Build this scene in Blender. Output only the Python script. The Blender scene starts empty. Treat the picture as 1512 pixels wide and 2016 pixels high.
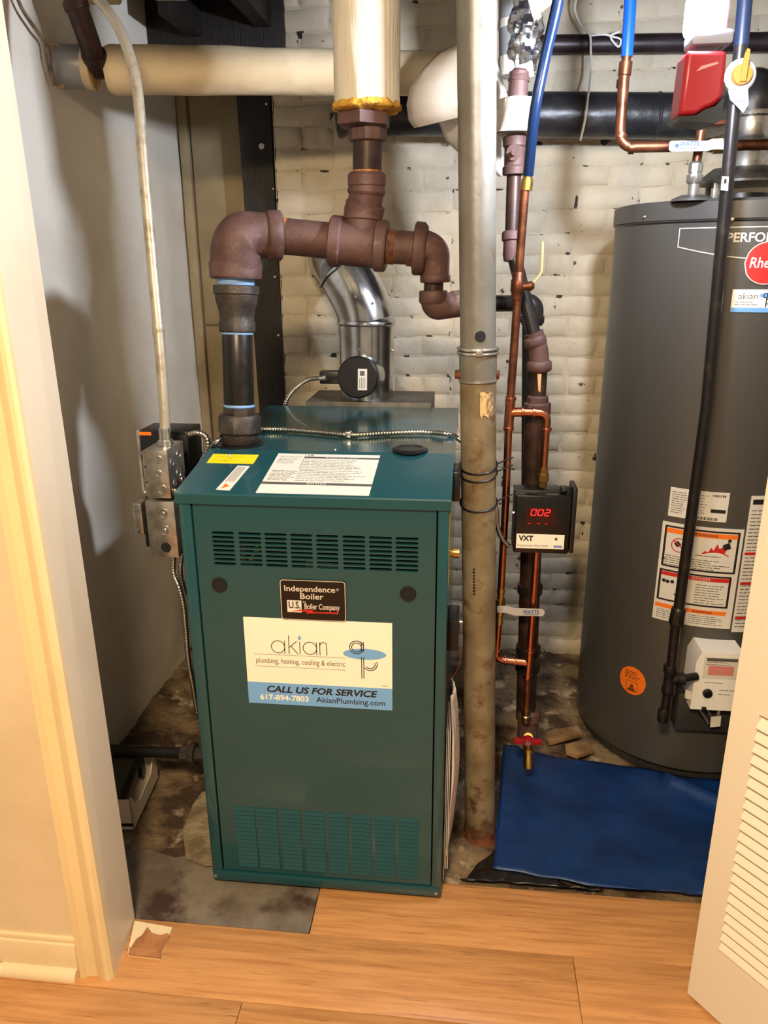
import bpy, bmesh, math, random
from math import pi, sin, cos, radians
from mathutils import Vector as V, Matrix as M, noise

random.seed(7)
SC = bpy.context.scene
COL = SC.collection

# ------------------------------------------------------------------ camera
FOC = 1510.0
EYE = V((0, 0, 1.5))
cam = bpy.data.objects.new('camera', bpy.data.cameras.new('camera'))
COL.objects.link(cam)
cam.data.sensor_fit = 'VERTICAL'
cam.data.sensor_height = 36.0
cam.data.lens = 36.0 * FOC / 2016.0
cam.data.clip_start = 0.02
ROT = M.Rotation(radians(6.3), 3, 'Z') @ M.Rotation(radians(90 - 18.2), 3, 'X') @ M.Rotation(radians(-.35), 3, 'Z')
cam.matrix_world = M.Translation(EYE) @ ROT.to_4x4()
SC.camera = cam

# ------------------------------------------------------------------ world, lights, exposure
w = bpy.data.worlds.new('world')
SC.world = w
w.use_nodes = True
bgn = w.node_tree.nodes['Background']
bgn.inputs[0].default_value = (1.0, 0.80, 0.58, 1)
bgn.inputs[1].default_value = 0.34

def area_light(name, loc, target, size, energy, color):
    l = bpy.data.lights.new(name, 'AREA')
    l.shape = 'DISK'
    l.size = size
    l.energy = energy
    l.color = color
    o = bpy.data.objects.new(name, l)
    COL.objects.link(o)
    o.location = loc
    o.rotation_euler = (V(target) - V(loc)).to_track_quat('-Z', 'Y').to_euler()
    return o

area_light('hall_ceiling_light', (-0.22, -0.32, 2.33), (-0.18, 0.2, 0.0), 0.35, 76, (1.0, 0.77, 0.48))
LED_STRENGTH = 1250.0
SC.view_settings.view_transform = 'Standard'
SC.view_settings.look = 'None'
SC.view_settings.exposure = 0.25
SC.view_settings.gamma = 1.0
SC.view_settings.use_curve_mapping = False

# ------------------------------------------------------------------ helpers: from the photograph's pixels to points in the room
def ray(x, y):
    return ROT @ V(((x - 756) / FOC, -(y - 1008) / FOC, -1.0))
def at(x, y, Y):
    d = ray(x, y); return EYE + d * (Y / d.y)
def atz(x, y, Z=0.0):
    d = ray(x, y); return EYE + d * ((Z - EYE.z) / d.z)
def atx(x, y, X):
    d = ray(x, y); return EYE + d * (X / d.x)
def depth(P):
    return -(ROT.transposed() @ (V(P) - EYE)).z
def px(n, P):
    return n * depth(P) / FOC

# ------------------------------------------------------------------ materials
def lin(c):
    def f(u):
        u /= 255.0
        return u / 12.92 if u <= 0.04045 else ((u + 0.055) / 1.055) ** 2.4
    return (f(c[0]), f(c[1]), f(c[2]), 1)

def mat(name, c, rough=0.5, metal=0.0, c2=None, scale=8.0, lo=0.4, hi=0.6, bump=0.0, bscale=40.0, coat=0.0,
        emit=None, estr=1.0, stretch=None, c3=None, s3=20.0, lo3=0.6, hi3=0.7, spec=None, objrand=0.0, trans=0.0, detail=6.0):
    m = bpy.data.materials.new(name)
    m.use_nodes = True
    nt = m.node_tree
    n = nt.nodes; L = nt.links
    b = n['Principled BSDF']
    b.inputs['Base Color'].default_value = lin(c)
    b.inputs['Roughness'].default_value = rough
    b.inputs['Metallic'].default_value = metal
    b.inputs['Coat Weight'].default_value = coat
    b.inputs['Transmission Weight'].default_value = trans
    if spec is not None:
        b.inputs['Specular IOR Level'].default_value = spec
    if emit:
        b.inputs['Emission Color'].default_value = lin(emit)
        b.inputs['Emission Strength'].default_value = estr
    if c2 or bump or c3 or objrand:
        tc = n.new('ShaderNodeNewGeometry')
        vec = tc.outputs['Position']
        if stretch:
            mp = n.new('ShaderNodeMapping')
            mp.inputs['Scale'].default_value = stretch
            L.new(vec, mp.inputs['Vector'])
            vec = mp.outputs['Vector']
        if objrand:
            oi = n.new('ShaderNodeObjectInfo')
            ad = n.new('ShaderNodeVectorMath'); ad.operation = 'ADD'
            ml = n.new('ShaderNodeMath'); ml.operation = 'MULTIPLY'; ml.inputs[1].default_value = 37.0
            L.new(oi.outputs['Random'], ml.inputs[0])
            L.new(vec, ad.inputs[0]); L.new(ml.outputs[0], ad.inputs[1])
            vec = ad.outputs[0]
        def noise_ramp(sc, l, h):
            nz = n.new('ShaderNodeTexNoise')
            nz.inputs['Scale'].default_value = sc
            nz.inputs['Detail'].default_value = detail
            nz.inputs['Roughness'].default_value = 0.6
            L.new(vec, nz.inputs['Vector'])
            mr = n.new('ShaderNodeMapRange')
            mr.inputs['From Min'].default_value = l
            mr.inputs['From Max'].default_value = h
            L.new(nz.outputs['Fac'], mr.inputs['Value'])
            return mr.outputs['Result']
        colsock = None
        if c2:
            mx = n.new('ShaderNodeMix'); mx.data_type = 'RGBA'
            mx.inputs[6].default_value = lin(c); mx.inputs[7].default_value = lin(c2)
            L.new(noise_ramp(scale, lo, hi), mx.inputs[0])
            colsock = mx.outputs[2]
        if c3:
            mx = n.new('ShaderNodeMix'); mx.data_type = 'RGBA'
            if colsock: L.new(colsock, mx.inputs[6])
            else: mx.inputs[6].default_value = lin(c)
            mx.inputs[7].default_value = lin(c3)
            L.new(noise_ramp(s3, lo3, hi3), mx.inputs[0])
            colsock = mx.outputs[2]
        if objrand:
            hs = n.new('ShaderNodeHueSaturation')
            mr = n.new('ShaderNodeMapRange')
            mr.inputs['To Min'].default_value = 1 - objrand; mr.inputs['To Max'].default_value = 1 + objrand
            L.new(oi.outputs['Random'], mr.inputs['Value'])
            L.new(mr.outputs['Result'], hs.inputs['Value'])
            if colsock: L.new(colsock, hs.inputs['Color'])
            else: hs.inputs['Color'].default_value = lin(c)
            colsock = hs.outputs['Color']
        if colsock: L.new(colsock, b.inputs['Base Color'])
        if bump:
            nz = n.new('ShaderNodeTexNoise')
            nz.inputs['Scale'].default_value = bscale
            nz.inputs['Detail'].default_value = 8.0
            L.new(vec, nz.inputs['Vector'])
            bp = n.new('ShaderNodeBump')
            bp.inputs['Strength'].default_value = bump
            bp.inputs['Distance'].default_value = 0.01
            L.new(nz.outputs['Fac'], bp.inputs['Height'])
            L.new(bp.outputs['Normal'], b.inputs['Normal'])
    return m

m_teal = mat('teal_enamel', (23, 69, 76), 0.22, coat=0.22)
m_dark = mat('dark_interior', (10, 11, 11), 0.8)
m_black = mat('black_plastic', (16, 16, 17), 0.38)
m_blacksheen = mat('black_enamel', (12, 12, 13), 0.25)
m_screw = mat('zinc_screw', (200, 200, 195), 0.3, 1.0)
m_primer = mat('brown_iron_fitting', (92, 66, 62), 0.62, 0.15, c2=(74, 50, 44), scale=14, bump=0.12, bscale=120, c3=(112, 90, 82), s3=34, lo3=0.6, hi3=0.75)
m_iron = mat('dark_cast_iron', (70, 62, 56), 0.5, 0.35, c2=(48, 42, 38), scale=20, bump=0.2, bscale=150)
m_steel = mat('black_steel_pipe', (34, 31, 30), 0.32, 0.35, c2=(60, 52, 46), scale=26, lo=0.55, hi=0.75)
m_rustpipe = mat('brown_oxidised_pipe', (66, 44, 38), 0.45, 0.3, c2=(42, 27, 22), scale=22)
m_thread = mat('rusty_thread', (196, 132, 72), 0.5, 0.35, c2=(90, 52, 28), scale=50)
m_blue_tape = mat('light_blue_dope', (122, 162, 214), 0.55)
m_cream = mat('cream_insulation_cover', (208, 188, 152), 0.75, c2=(186, 162, 124), scale=5, lo=0.45, hi=0.75, bump=0.25, bscale=30)
m_canvas = mat('off_white_canvas', (206, 198, 182), 0.7, c2=(186, 168, 138), scale=9, lo=0.5, hi=0.8, bump=0.3, bscale=26, stretch=(3, 3, .5))
m_fibre = mat('yellow_fibreglass', (206, 160, 60), 0.95, c2=(166, 118, 36), scale=40, bump=0.6, bscale=90)
m_tin = mat('galvanised_flue', (205, 205, 203), 0.2, 1.0, c2=(176, 178, 178), scale=14, bump=0.03, bscale=30)
m_zinc = mat('zinc_box', (196, 194, 188), 0.3, 0.9, c2=(160, 156, 148), scale=26, bump=0.05, bscale=60)
m_armour = mat('armoured_cable_steel', (190, 186, 176), 0.28, 1.0)
m_conduit = mat('old_grey_conduit', (176, 168, 150), 0.45, 0.5, c2=(132, 116, 92), scale=24, lo=0.5, hi=0.7, bump=0.1, bscale=60)
m_post = mat('grey_painted_steel', (124, 120, 111), 0.4, 0.3, c2=(106, 101, 90), scale=6, c3=(104, 66, 34), s3=24, lo3=0.62, hi3=0.74, bump=0.08, bscale=60)
m_postlow = mat('grey_steel_with_rust', (140, 128, 102), 0.55, 0.25, c2=(116, 100, 74), scale=9, c3=(96, 56, 26), s3=20, lo3=0.55, hi3=0.72, bump=0.12, bscale=70)
def foot_rust(m, z0, z1):
    nt = m.node_tree; n = nt.nodes; L = nt.links
    b = n['Principled BSDF']
    src = b.inputs['Base Color'].links[0].from_socket
    g = n.new('ShaderNodeNewGeometry'); sx = n.new('ShaderNodeSeparateXYZ'); L.new(g.outputs['Position'], sx.inputs[0])
    mr = n.new('ShaderNodeMapRange'); mr.inputs['From Min'].default_value = z1; mr.inputs['From Max'].default_value = z0
    mr.inputs['To Min'].default_value = -0.25; mr.inputs['To Max'].default_value = 0.15
    L.new(sx.outputs['Z'], mr.inputs['Value'])
    nz = n.new('ShaderNodeTexNoise'); nz.inputs['Scale'].default_value = 28; nz.inputs['Detail'].default_value = 8
    L.new(g.outputs['Position'], nz.inputs['Vector'])
    ad = n.new('ShaderNodeMath'); ad.operation = 'ADD'; L.new(nz.outputs['Fac'], ad.inputs[0]); L.new(mr.outputs['Result'], ad.inputs[1])
    m2 = n.new('ShaderNodeMapRange'); m2.inputs['From Min'].default_value = .56; m2.inputs['From Max'].default_value = .72; L.new(ad.outputs[0], m2.inputs['Value'])
    mx = n.new('ShaderNodeMix'); mx.data_type = 'RGBA'; L.new(m2.outputs['Result'], mx.inputs[0]); L.new(src, mx.inputs[6]); mx.inputs[7].default_value = lin((88, 56, 34))
    L.new(mx.outputs[2], b.inputs['Base Color'])
foot_rust(m_postlow, 0.0, 0.55)
m_rust = mat('rust', (112, 64, 34), 0.85, 0.1, c2=(70, 36, 18), scale=40, bump=0.4, bscale=110)
m_copper = mat('bright_copper', (204, 134, 102), 0.26, 1.0, c2=(180, 104, 74), scale=14, lo=0.4, hi=0.7)
m_coppold = mat('tarnished_copper', (140, 88, 62), 0.4, 0.85, c2=(92, 54, 38), scale=18)
m_brass = mat('brass', (206, 168, 96), 0.3, 1.0)
m_nickel = mat('nickel', (190, 188, 180), 0.3, 0.9)
m_pex = mat('blue_tubing', (8, 72, 168), 0.25, coat=0.3)
m_pexdark = mat('dark_blue_tubing', (5, 28, 58), 0.25, coat=0.3)
m_white = mat('white_plastic', (238, 236, 230), 0.28)
m_pvc = mat('white_pvc_cover', (220, 212, 200), 0.22, c2=(206, 186, 166), scale=5, lo=0.5, hi=0.8)
m_paper = mat('white_label', (214, 210, 200), 0.5)
m_paperw = mat('cream_magnet', (244, 236, 220), 0.42)
m_ink = mat('black_ink', (24, 22, 22), 0.5)
m_greyink = mat('grey_ink', (84, 80, 78), 0.55)
m_blueink = mat('blue_ink', (112, 166, 224), 0.42)
m_red = mat('red_plastic', (150, 16, 28), 0.35)
m_redink = mat('red_ink', (196, 34, 30), 0.5)
m_orange = mat('orange_ink', (240, 118, 26), 0.5)
m_yellow = mat('yellow_label', (228, 206, 24), 0.5)
m_silverink = mat('silver_ink', (214, 206, 196), 0.4, 0.3)
m_tank = mat('charcoal_tank', (80, 77, 72), 0.34, 0.25, bump=0.03, bscale=70)
m_tankdark = mat('charcoal_seam', (58, 57, 55), 0.4, 0.2)
m_led = mat('led_lens', (255, 255, 255), 0.4, emit=(226, 236, 255), estr=LED_STRENGTH)
m_disp = mat('red_digits', (255, 20, 20), 0.5, emit=(255, 24, 30), estr=3.0)
m_wallpaint = mat('white_plaster', (232, 224, 208), 0.75, c2=(214, 202, 180), scale=3, lo=0.45, hi=0.8, bump=0.18, bscale=16)
m_board = mat('beige_painted_board', (160, 142, 108), 0.7, c2=(142, 124, 92), scale=5, bump=0.06, bscale=30)
m_brick = mat('painted_brick', (206, 193, 168), 0.62, c2=(184, 170, 142), scale=6, lo=0.45, hi=0.75, bump=1.0, bscale=15, c3=(66, 56, 46), s3=26, lo3=0.705, hi3=0.73)
m_mortar = mat('painted_mortar', (204, 190, 164), 0.7, c2=(180, 166, 138), scale=6, lo=0.45, hi=0.75, bump=1.0, bscale=26, c3=(40, 33, 28), s3=17, lo3=0.60, hi3=0.63)
m_woodblk = mat('black_stained_timber', (20, 15, 12), 0.6, c2=(34, 26, 20), scale=30, bump=0.3, bscale=50, stretch=(4, 4, .5))
m_ceil = mat('sooty_timber', (26, 22, 20), 0.9, c2=(40, 34, 30), scale=12)
m_trim = mat('cream_gloss_trim', (226, 206, 168), 0.4, c2=(216, 194, 152), scale=4, lo=0.5, hi=0.8)
m_casing = mat('yellowed_gloss_trim', (226, 203, 156), 0.38, c2=(214, 188, 138), scale=4, lo=0.5, hi=0.8)
m_jamb = mat('pale_gloss_jamb', (224, 210, 184), 0.4, c2=(210, 192, 160), scale=3, lo=0.5, hi=0.8)
m_hall = mat('cream_wall', (222, 202, 168), 0.7, bump=0.05, bscale=60, c2=(210, 188, 152), scale=2)
m_door = mat('white_door_paint', (224, 214, 196), 0.45)
m_plank = mat('oak_laminate', (198, 144, 92), 0.36, c2=(170, 118, 70), scale=5, lo=0.40, hi=0.68, stretch=(1.0, 15, 1), c3=(112, 68, 36), s3=8, lo3=0.60, hi3=0.80, objrand=0.07, bump=0.02, bscale=40, detail=9)
m_tarp = mat('blue_tarp', (8, 52, 112), 0.42, c2=(6, 40, 92), scale=6, c3=(22, 34, 56), s3=16, lo3=0.68, hi3=0.76, bump=0.12, bscale=160)
m_bag = mat('black_bag_plastic', (22, 20, 19), 0.28, bump=0.4, bscale=18)
m_concrete = mat('grey_concrete', (124, 114, 100), 0.7, c2=(96, 84, 72), scale=7, lo=0.4, hi=0.6, c3=(62, 42, 36), s3=6, lo3=0.52, hi3=0.64, bump=0.15, bscale=40)
m_stone = mat('pale_stone_slab', (150, 136, 108), 0.9, c2=(112, 96, 72), scale=16, bump=0.8, bscale=40)
m_card = mat('white_cardboard', (226, 212, 192), 0.7)
m_kraft = mat('brown_cardboard', (172, 118, 74), 0.75, c2=(146, 94, 54), scale=20, bump=0.3, bscale=60)
m_scrapwood = mat('scrap_wood', (156, 124, 84), 0.8, c2=(116, 86, 52), scale=12, bump=0.4, bscale=50)
m_foil = mat('crumpled_foil', (214, 216, 220), 0.22, 1.0, bump=0.9, bscale=26)
m_duct = mat('grey_duct_tape', (150, 150, 150), 0.4, 0.3, bump=0.2, bscale=30)
m_blackpipe = mat('sooty_black_flue', (46, 46, 48), 0.34, 0.3, c2=(70, 70, 72), scale=16, lo=0.5, hi=0.7, bump=0.35, bscale=24)
m_purple = mat('dark_brown_drain', (54, 42, 44), 0.42, 0.2, c2=(36, 28, 28), scale=16)
m_clear = mat('bag_film', (222, 208, 196), 0.3, c2=(196, 178, 164), scale=14, bump=0.5, bscale=16, stretch=(3, 3, .6))
m_lever = mat('white_lever_grip', (176, 174, 168), 0.4)
m_string = mat('white_wire', (232, 230, 226), 0.5)

def dirt_material():
    return mat('dirt_floor', (124, 104, 78), 0.95, c2=(66, 48, 34), scale=7, lo=0.42, hi=0.58, c3=(186, 168, 140), s3=11, lo3=0.56, hi3=0.68, bump=1.0, bscale=40)
m_dirt = dirt_material()

# ------------------------------------------------------------------ mesh builder
def perp(d):
    a = V((0, 0, 1)) if abs(d.z) < 0.9 else V((1, 0, 0))
    u = d.cross(a).normalized()
    return u, d.cross(u).normalized()

def catmull(pts, n=8):
    P = [V(p) for p in pts]
    if len(P) < 3: return P
    P = [P[0] * 2 - P[1]] + P + [P[-1] * 2 - P[-2]]
    out = []
    for i in range(1, len(P) - 2):
        a, b, c, d = P[i - 1:i + 3]
        for k in range(n):
            t = k / n
            out.append(0.5 * ((2 * b) + (c - a) * t + (2 * a - 5 * b + 4 * c - d) * t * t + (3 * b - a - 3 * c + d) * t ** 3))
    out.append(P[-2])
    return out

def fillet(pts, r, n=8):
    P = [V(p) for p in pts]
    out = [P[0]]
    for i in range(1, len(P) - 1):
        a, b, c = P[i - 1], P[i], P[i + 1]
        u = (a - b); v = (c - b)
        k = min(r, u.length * 0.49, v.length * 0.49)
        p, q = b + u.normalized() * k, b + v.normalized() * k
        for j in range(n + 1):
            t = j / n
            out.append(p * (1 - t) ** 2 + b * 2 * t * (1 - t) + q * t * t)
    out.append(P[-1])
    return out

class MB:
    def __init__(self): self.bm = bmesh.new(); self.mi = 0
    def face(self, vs):
        try:
            f = self.bm.faces.new(vs); f.material_index = self.mi; return f
        except ValueError: return None
    def poly(self, pts):
        return self.face([self.bm.verts.new(p) for p in pts])
    def box(self, lo, hi, bev=0.0, mtx=None):
        lo, hi = V(lo), V(hi)
        c = (lo + hi) / 2; s = hi - lo
        if bev <= 0:
            vs = [V((x, y, z)) for x in (lo.x, hi.x) for y in (lo.y, hi.y) for z in (lo.z, hi.z)]
            if mtx: vs = [mtx @ q for q in vs]
            vs = [self.bm.verts.new(q) for q in vs]
            for f in ((0, 1, 3, 2), (4, 6, 7, 5), (0, 4, 5, 1), (2, 3, 7, 6), (0, 2, 6, 4), (1, 5, 7, 3)):
                self.face([vs[i] for i in f])
        else:
            t = bmesh.new()
            bmesh.ops.create_cube(t, size=1.0, matrix=M.Translation(c) @ M.Diagonal((s.x, s.y, s.z, 1)))
            bmesh.ops.bevel(t, geom=list(t.edges), offset=min(bev, 0.45 * min(s)), segments=2, affect='EDGES', profile=0.5)
            self.merge(t, mtx)
        return self
    def merge(self, t, mtx=None):
        mp = {}
        for q in t.verts: mp[q] = self.bm.verts.new(mtx @ q.co if mtx else q.co)
        for f in t.faces: self.face([mp[q] for q in f.verts])
        t.free()
    def prism(self, pts, off):
        """solid between a polygon and the same polygon moved by off"""
        a = [self.bm.verts.new(V(p)) for p in pts]
        b = [self.bm.verts.new(V(p) + V(off)) for p in pts]
        self.face(a[::-1]); self.face(b)
        for i in range(len(a)):
            j = (i + 1) % len(a)
            self.face([a[i], a[j], b[j], b[i]])
        return self
    def lathe(self, p0, p1, prof, seg=24, caps=True):
        """prof: (t along p0->p1 as a fraction, radius)"""
        p0, p1 = V(p0), V(p1)
        d = (p1 - p0).normalized(); u, v = perp(d)
        rings = []
        for t, r in prof:
            c = p0.lerp(p1, t)
            rings.append([self.bm.verts.new(c + (u * cos(2 * pi * k / seg) + v * sin(2 * pi * k / seg)) * max(r, 1e-5)) for k in range(seg)])
        for a, b in zip(rings, rings[1:]):
            for k in range(seg):
                self.face([a[k], a[(k + 1) % seg], b[(k + 1) % seg], b[k]])
        if caps:
            self.face(rings[0][::-1]); self.face(rings[-1])
        return self
    def cyl(self, p0, p1, r, seg=24, bev=0.0):
        p0, p1 = V(p0), V(p1)
        if bev:
            t = bev / max((p1 - p0).length, 1e-6)
            return self.lathe(p0, p1, [(0, r - bev), (t * .3, r - bev * .3), (t, r), (1 - t, r), (1 - t * .3, r - bev * .3), (1, r - bev)], seg)
        return self.lathe(p0, p1, [(0, r), (1, r)], seg)
    def tube(self, pts, r, seg=16, caps=True):
        P = [V(p) for p in pts]
        n = len(P)
        rad = r if callable(r) else (lambda i: r)
        u = None; rings = []
        for i in range(n):
            d = (P[min(i + 1, n - 1)] - P[max(i - 1, 0)]).normalized()
            if u is None: u, _ = perp(d)
            u = (u - d * u.dot(d)).normalized(); v = d.cross(u)
            rings.append([self.bm.verts.new(P[i] + (u * cos(2 * pi * k / seg) + v * sin(2 * pi * k / seg)) * rad(i)) for k in range(seg)])
        for a, b in zip(rings, rings[1:]):
            for k in range(seg):
                self.face([a[k], a[(k + 1) % seg], b[(k + 1) % seg], b[k]])
        if caps:
            self.face(rings[0][::-1]); self.face(rings[-1])
        return self
    def grid(self, f, nu, nv):
        g = [[self.bm.verts.new(f(i / nu, j / nv)) for j in range(nv + 1)] for i in range(nu + 1)]
        for i in range(nu):
            for j in range(nv):
                self.face([g[i][j], g[i + 1][j], g[i + 1][j + 1], g[i][j + 1]])
        return self
    def ball(self, c, r, seg=16, scale=(1, 1, 1)):
        t = bmesh.new()
        bmesh.ops.create_uvsphere(t, u_segments=seg, v_segments=max(6, seg // 2), radius=r)
        self.merge(t, M.Translation(V(c)) @ M.Diagonal((*scale, 1)))
        return self
    def build(self, name, mats, parent=None, smooth=True, angle=38, recalc=True):
        stuffy = name in ('fine_print', 'red_print', 'black_print')
        me = bpy.data.meshes.new(name)
        if recalc: bmesh.ops.recalc_face_normals(self.bm, faces=self.bm.faces)
        self.bm.to_mesh(me); self.bm.free()
        for m in (mats if isinstance(mats, (list, tuple)) else [mats]): me.materials.append(m)
        if smooth:
            me.shade_smooth(); me.set_sharp_from_angle(angle=radians(angle))
        o = link(name, me, parent)
        if stuffy: o['kind'] = 'stuff'
        return o

def link(name, me, parent=None):
    o = bpy.data.objects.new(name, me)
    COL.objects.link(o)
    if parent is not None:
        o.parent = parent
        if parent.type == 'EMPTY': o.location = -V(parent.location)
    return o

def tag(o, label, cat, group=None, kind=None):
    o['label'] = label
    o['category'] = cat
    if group: o['group'] = group
    if kind: o['kind'] = kind
    return o
def thing(name, label, cat, loc, group=None):
    o = bpy.data.objects.new(name, None)
    o.empty_display_size = 0.05
    COL.objects.link(o)
    o.location = loc
    return tag(o, label, cat, group)
def struct(o, label=None):
    o['kind'] = 'structure'
    if label: o['label'] = label
    return o
def plabel(o, s):
    o['label'] = s; return o

# ------------------------------------------------------------------ lettering on flat or round surfaces
def flat_map(O, U, W, N):
    O, U, W, N = V(O), V(U).normalized(), V(W).normalized(), V(N).normalized()
    return lambda u, v, d=0.0: O + U * u + W * v + N * d
def cyl_map(cx, cy, r):
    """u is the angle from the front (-Y) towards +X times r"""
    return lambda u, v, d=0.0: V((cx + (r + d) * sin(u / r), cy - (r + d) * cos(u / r), v))

def text_polys(s, size=1.0, offset=0.0, align='CENTER', shear=0.0, space=1.0, xscale=1.0):
    cu = bpy.data.curves.new('t', 'FONT')
    cu.body = s; cu.size = size; cu.offset = offset; cu.align_x = align; cu.align_y = 'CENTER'
    cu.shear = shear; cu.space_character = space; cu.resolution_u = 3
    o = bpy.data.objects.new('t', cu)
    me = bpy.data.meshes.new_from_object(o)
    vs = [(q.co.x * xscale, q.co.y) for q in me.vertices]
    fs = [tuple(p.vertices) for p in me.polygons]
    bpy.data.objects.remove(o); bpy.data.curves.remove(cu); bpy.data.meshes.remove(me)
    return vs, fs

def put_text(mb, mp, s, u, v, size, d=0.0012, offset=0.0, align='CENTER', shear=0.0, space=1.0, xscale=1.0, rot=0.0, fit=None):
    vs, fs = text_polys(s, size, offset * size, align, shear, space, xscale)
    if fit:
        x0, x1 = min(q[0] for q in vs), max(q[0] for q in vs); f = fit / (x1 - x0)
        vs = [((x - (x0 + x1) / 2) * f, y) for x, y in vs]
    c, sn = cos(rot), sin(rot)
    bv = [mb.bm.verts.new(mp(u + x * c - y * sn, v + x * sn + y * c, d)) for x, y in vs]
    for f in fs: mb.face([bv[i] for i in f])

def put_rect(mb, mp, u0, v0, u1, v1, d0=0.0, d1=0.0008, n=1):
    """thin sheet, cut into n strips so that it can follow a round surface"""
    for k in range(n):
        a = u0 + (u1 - u0) * k / n; b = u0 + (u1 - u0) * (k + 1) / n
        mb.poly([mp(a, v0, d1), mp(b, v0, d1), mp(b, v1, d1), mp(a, v1, d1)])
    for a in (u0, u1):
        mb.poly([mp(a, v0, d0), mp(a, v1, d0), mp(a, v1, d1), mp(a, v0, d1)])
    for vv in (v0, v1):
        for k in range(n):
            a = u0 + (u1 - u0) * k / n; b = u0 + (u1 - u0) * (k + 1) / n
            mb.poly([mp(a, vv, d0), mp(b, vv, d0), mp(b, vv, d1), mp(a, vv, d1)])

def round_rect(u0, v0, u1, v1, r, n=4):
    out = []
    for cx, cy, a0 in ((u1 - r, v1 - r, 0), (u0 + r, v1 - r, pi / 2), (u0 + r, v0 + r, pi), (u1 - r, v0 + r, 1.5 * pi)):
        for k in range(n + 1):
            a = a0 + (pi / 2) * k / n
            out.append((cx + r * cos(a), cy + r * sin(a)))
    return out
def put_loop(mb, mp, loop, d=0.001): mb.poly([mp(u, v, d) for u, v in loop])
def put_frame(mb, mp, outer, inner, d=0.001):
    a = [mb.bm.verts.new(mp(u, v, d)) for u, v in outer]; b = [mb.bm.verts.new(mp(u, v, d)) for u, v in inner]
    for i in range(len(a)):
        j = (i + 1) % len(a)
        mb.face([a[i], a[j], b[j], b[i]])
def densify(loop, step=.012):
    out = []
    for i, (u, v) in enumerate(loop):
        a, b = loop[(i + 1) % len(loop)]
        k = max(1, int(abs(a - u) / step))
        for j in range(k): out.append((u + (a - u) * j / k, v + (b - v) * j / k))
    return out
def put_disc(mb, mp, u, v, ru, rv=None, d=0.001, n=16):
    rv = rv or ru
    for k in range(n):
        a, b = -1 + 2 * k / n, -1 + 2 * (k + 1) / n
        ha, hb = rv * math.sqrt(max(0, 1 - a * a)), rv * math.sqrt(max(0, 1 - b * b))
        pts = [mp(u + ru * a, v - ha, d), mp(u + ru * b, v - hb, d), mp(u + ru * b, v + hb, d), mp(u + ru * a, v + ha, d)]
        if k == 0: pts = pts[1:]  if ha < 1e-9 else pts
        if k == n - 1 and hb < 1e-9: pts = [pts[0], pts[1], pts[3]]
        mb.poly(pts)
def circle(u, v, r, n=24, a0=0.0, a1=2 * pi, rv=None):
    rv = rv or r
    return [(u + r * cos(a0 + (a1 - a0) * k / n), v + rv * sin(a0 + (a1 - a0) * k / n)) for k in range(n)]
def fine_print(mb, mp, u0, v0, u1, v1, lines, thick, rng, d=0.0012, fill=0.9):
    """rows of word-sized dashes standing for print too small to read"""
    for k in range(lines):
        v = v1 - (v1 - v0) * (k + 0.5) / lines
        u = u0; end = u0 + (u1 - u0) * (rng.uniform(fill - .25, 1.0))
        while u < end:
            L = min(rng.uniform(0.006, 0.02), end - u)
            mb.poly([mp(u, v - thick / 2, d), mp(u + L, v - thick / 2, d), mp(u + L, v + thick / 2, d), mp(u, v + thick / 2, d)])
            u += L + 0.0025

rng = random.Random(3)

# ================================================================== THE ROOM
BRICK_Y = 2.83
LEFT_X = -1.085
CEIL_Z = 2.34

# laminate floor in planks
fb = MB()
fb.box((-1.6, -1.3, -0.04), (-0.335, 1.376, -0.009)).box((-0.335, -1.3, -0.04), (1.4, 1.56, -0.009))
floor = struct(fb.build('floor', m_plank, smooth=False), 'oak laminate floor in front of the boiler cupboard')
def plank(x0, x1, y0, y1):
    b = MB()
    b.box((x0 + .0006, y0 + .0006, -0.009), (x1 - .0006, y1 - .0006, 0.0), bev=0.0008)
    return b.build('plank', m_plank, floor)
plank(-0.333, 1.4, 1.372, 1.558)
for k, (xa) in enumerate((0.272, -0.441, -0.95, 0.62, -0.2, 0.9, -0.6, 0.3, -0.9, 0.1, -0.4, 0.7, -0.1)):
    y1 = 1.372 - .186 * k; y0 = y1 - .186
    if y0 < -1.3: break
    if k == 0:
        plank(-1.0, xa, y0, y1); plank(xa, 1.4, y0, y1); plank(-1.6, -1.0, y0, y1)
    else:
        cuts = [-1.6] + sorted(c for c in (xa - 1.22, xa, xa + 1.22) if -1.5 < c < 1.3) + [1.4]
        for a, b_ in zip(cuts, cuts[1:]): plank(a, b_, y0, y1)

# dirt and rubble floor of the cupboard
def dirt_h(x, y):
    p = V((x * 6, y * 6, 0))
    h = noise.noise(p) * 0.014 + noise.noise(p * 3.1) * 0.008 + noise.noise(p * 8) * 0.006 + noise.noise(p * 17) * 0.003 - 0.012
    wall = max(0, 1 - (x - LEFT_X) / .16) * .03 if x < -.5 else 0
    h += wall
    if y < 1.72: h = min(h, -0.012 + (y - 1.5) * .05)
    if y < 1.62 and x > -.1: h = min(h, -0.02)
    return h
db = MB()
X0, X1, Y0, Y1 = -1.35, 1.4, 1.36, 3.1
db.grid(lambda u, v: V((X0 + (X1 - X0) * u, Y0 + (Y1 - Y0) * v, dirt_h(X0 + (X1 - X0) * u, Y0 + (Y1 - Y0) * v))), 230, 150)
struct(db.build('floor_dirt', m_dirt, angle=80), 'rough dirt and rubble floor around the boiler')
cb = MB()
cpts = [(-0.98, 1.378), (-0.337, 1.378), (-0.337, 1.60), (-0.50, 1.585), (-.58, 1.57), (-.66, 1.60), (-.74, 1.58), (-.82, 1.60), (-.98, 1.59)]
cb.prism([V((x, y, -0.03)) for x, y in cpts], V((0, 0, 0.024)))
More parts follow.
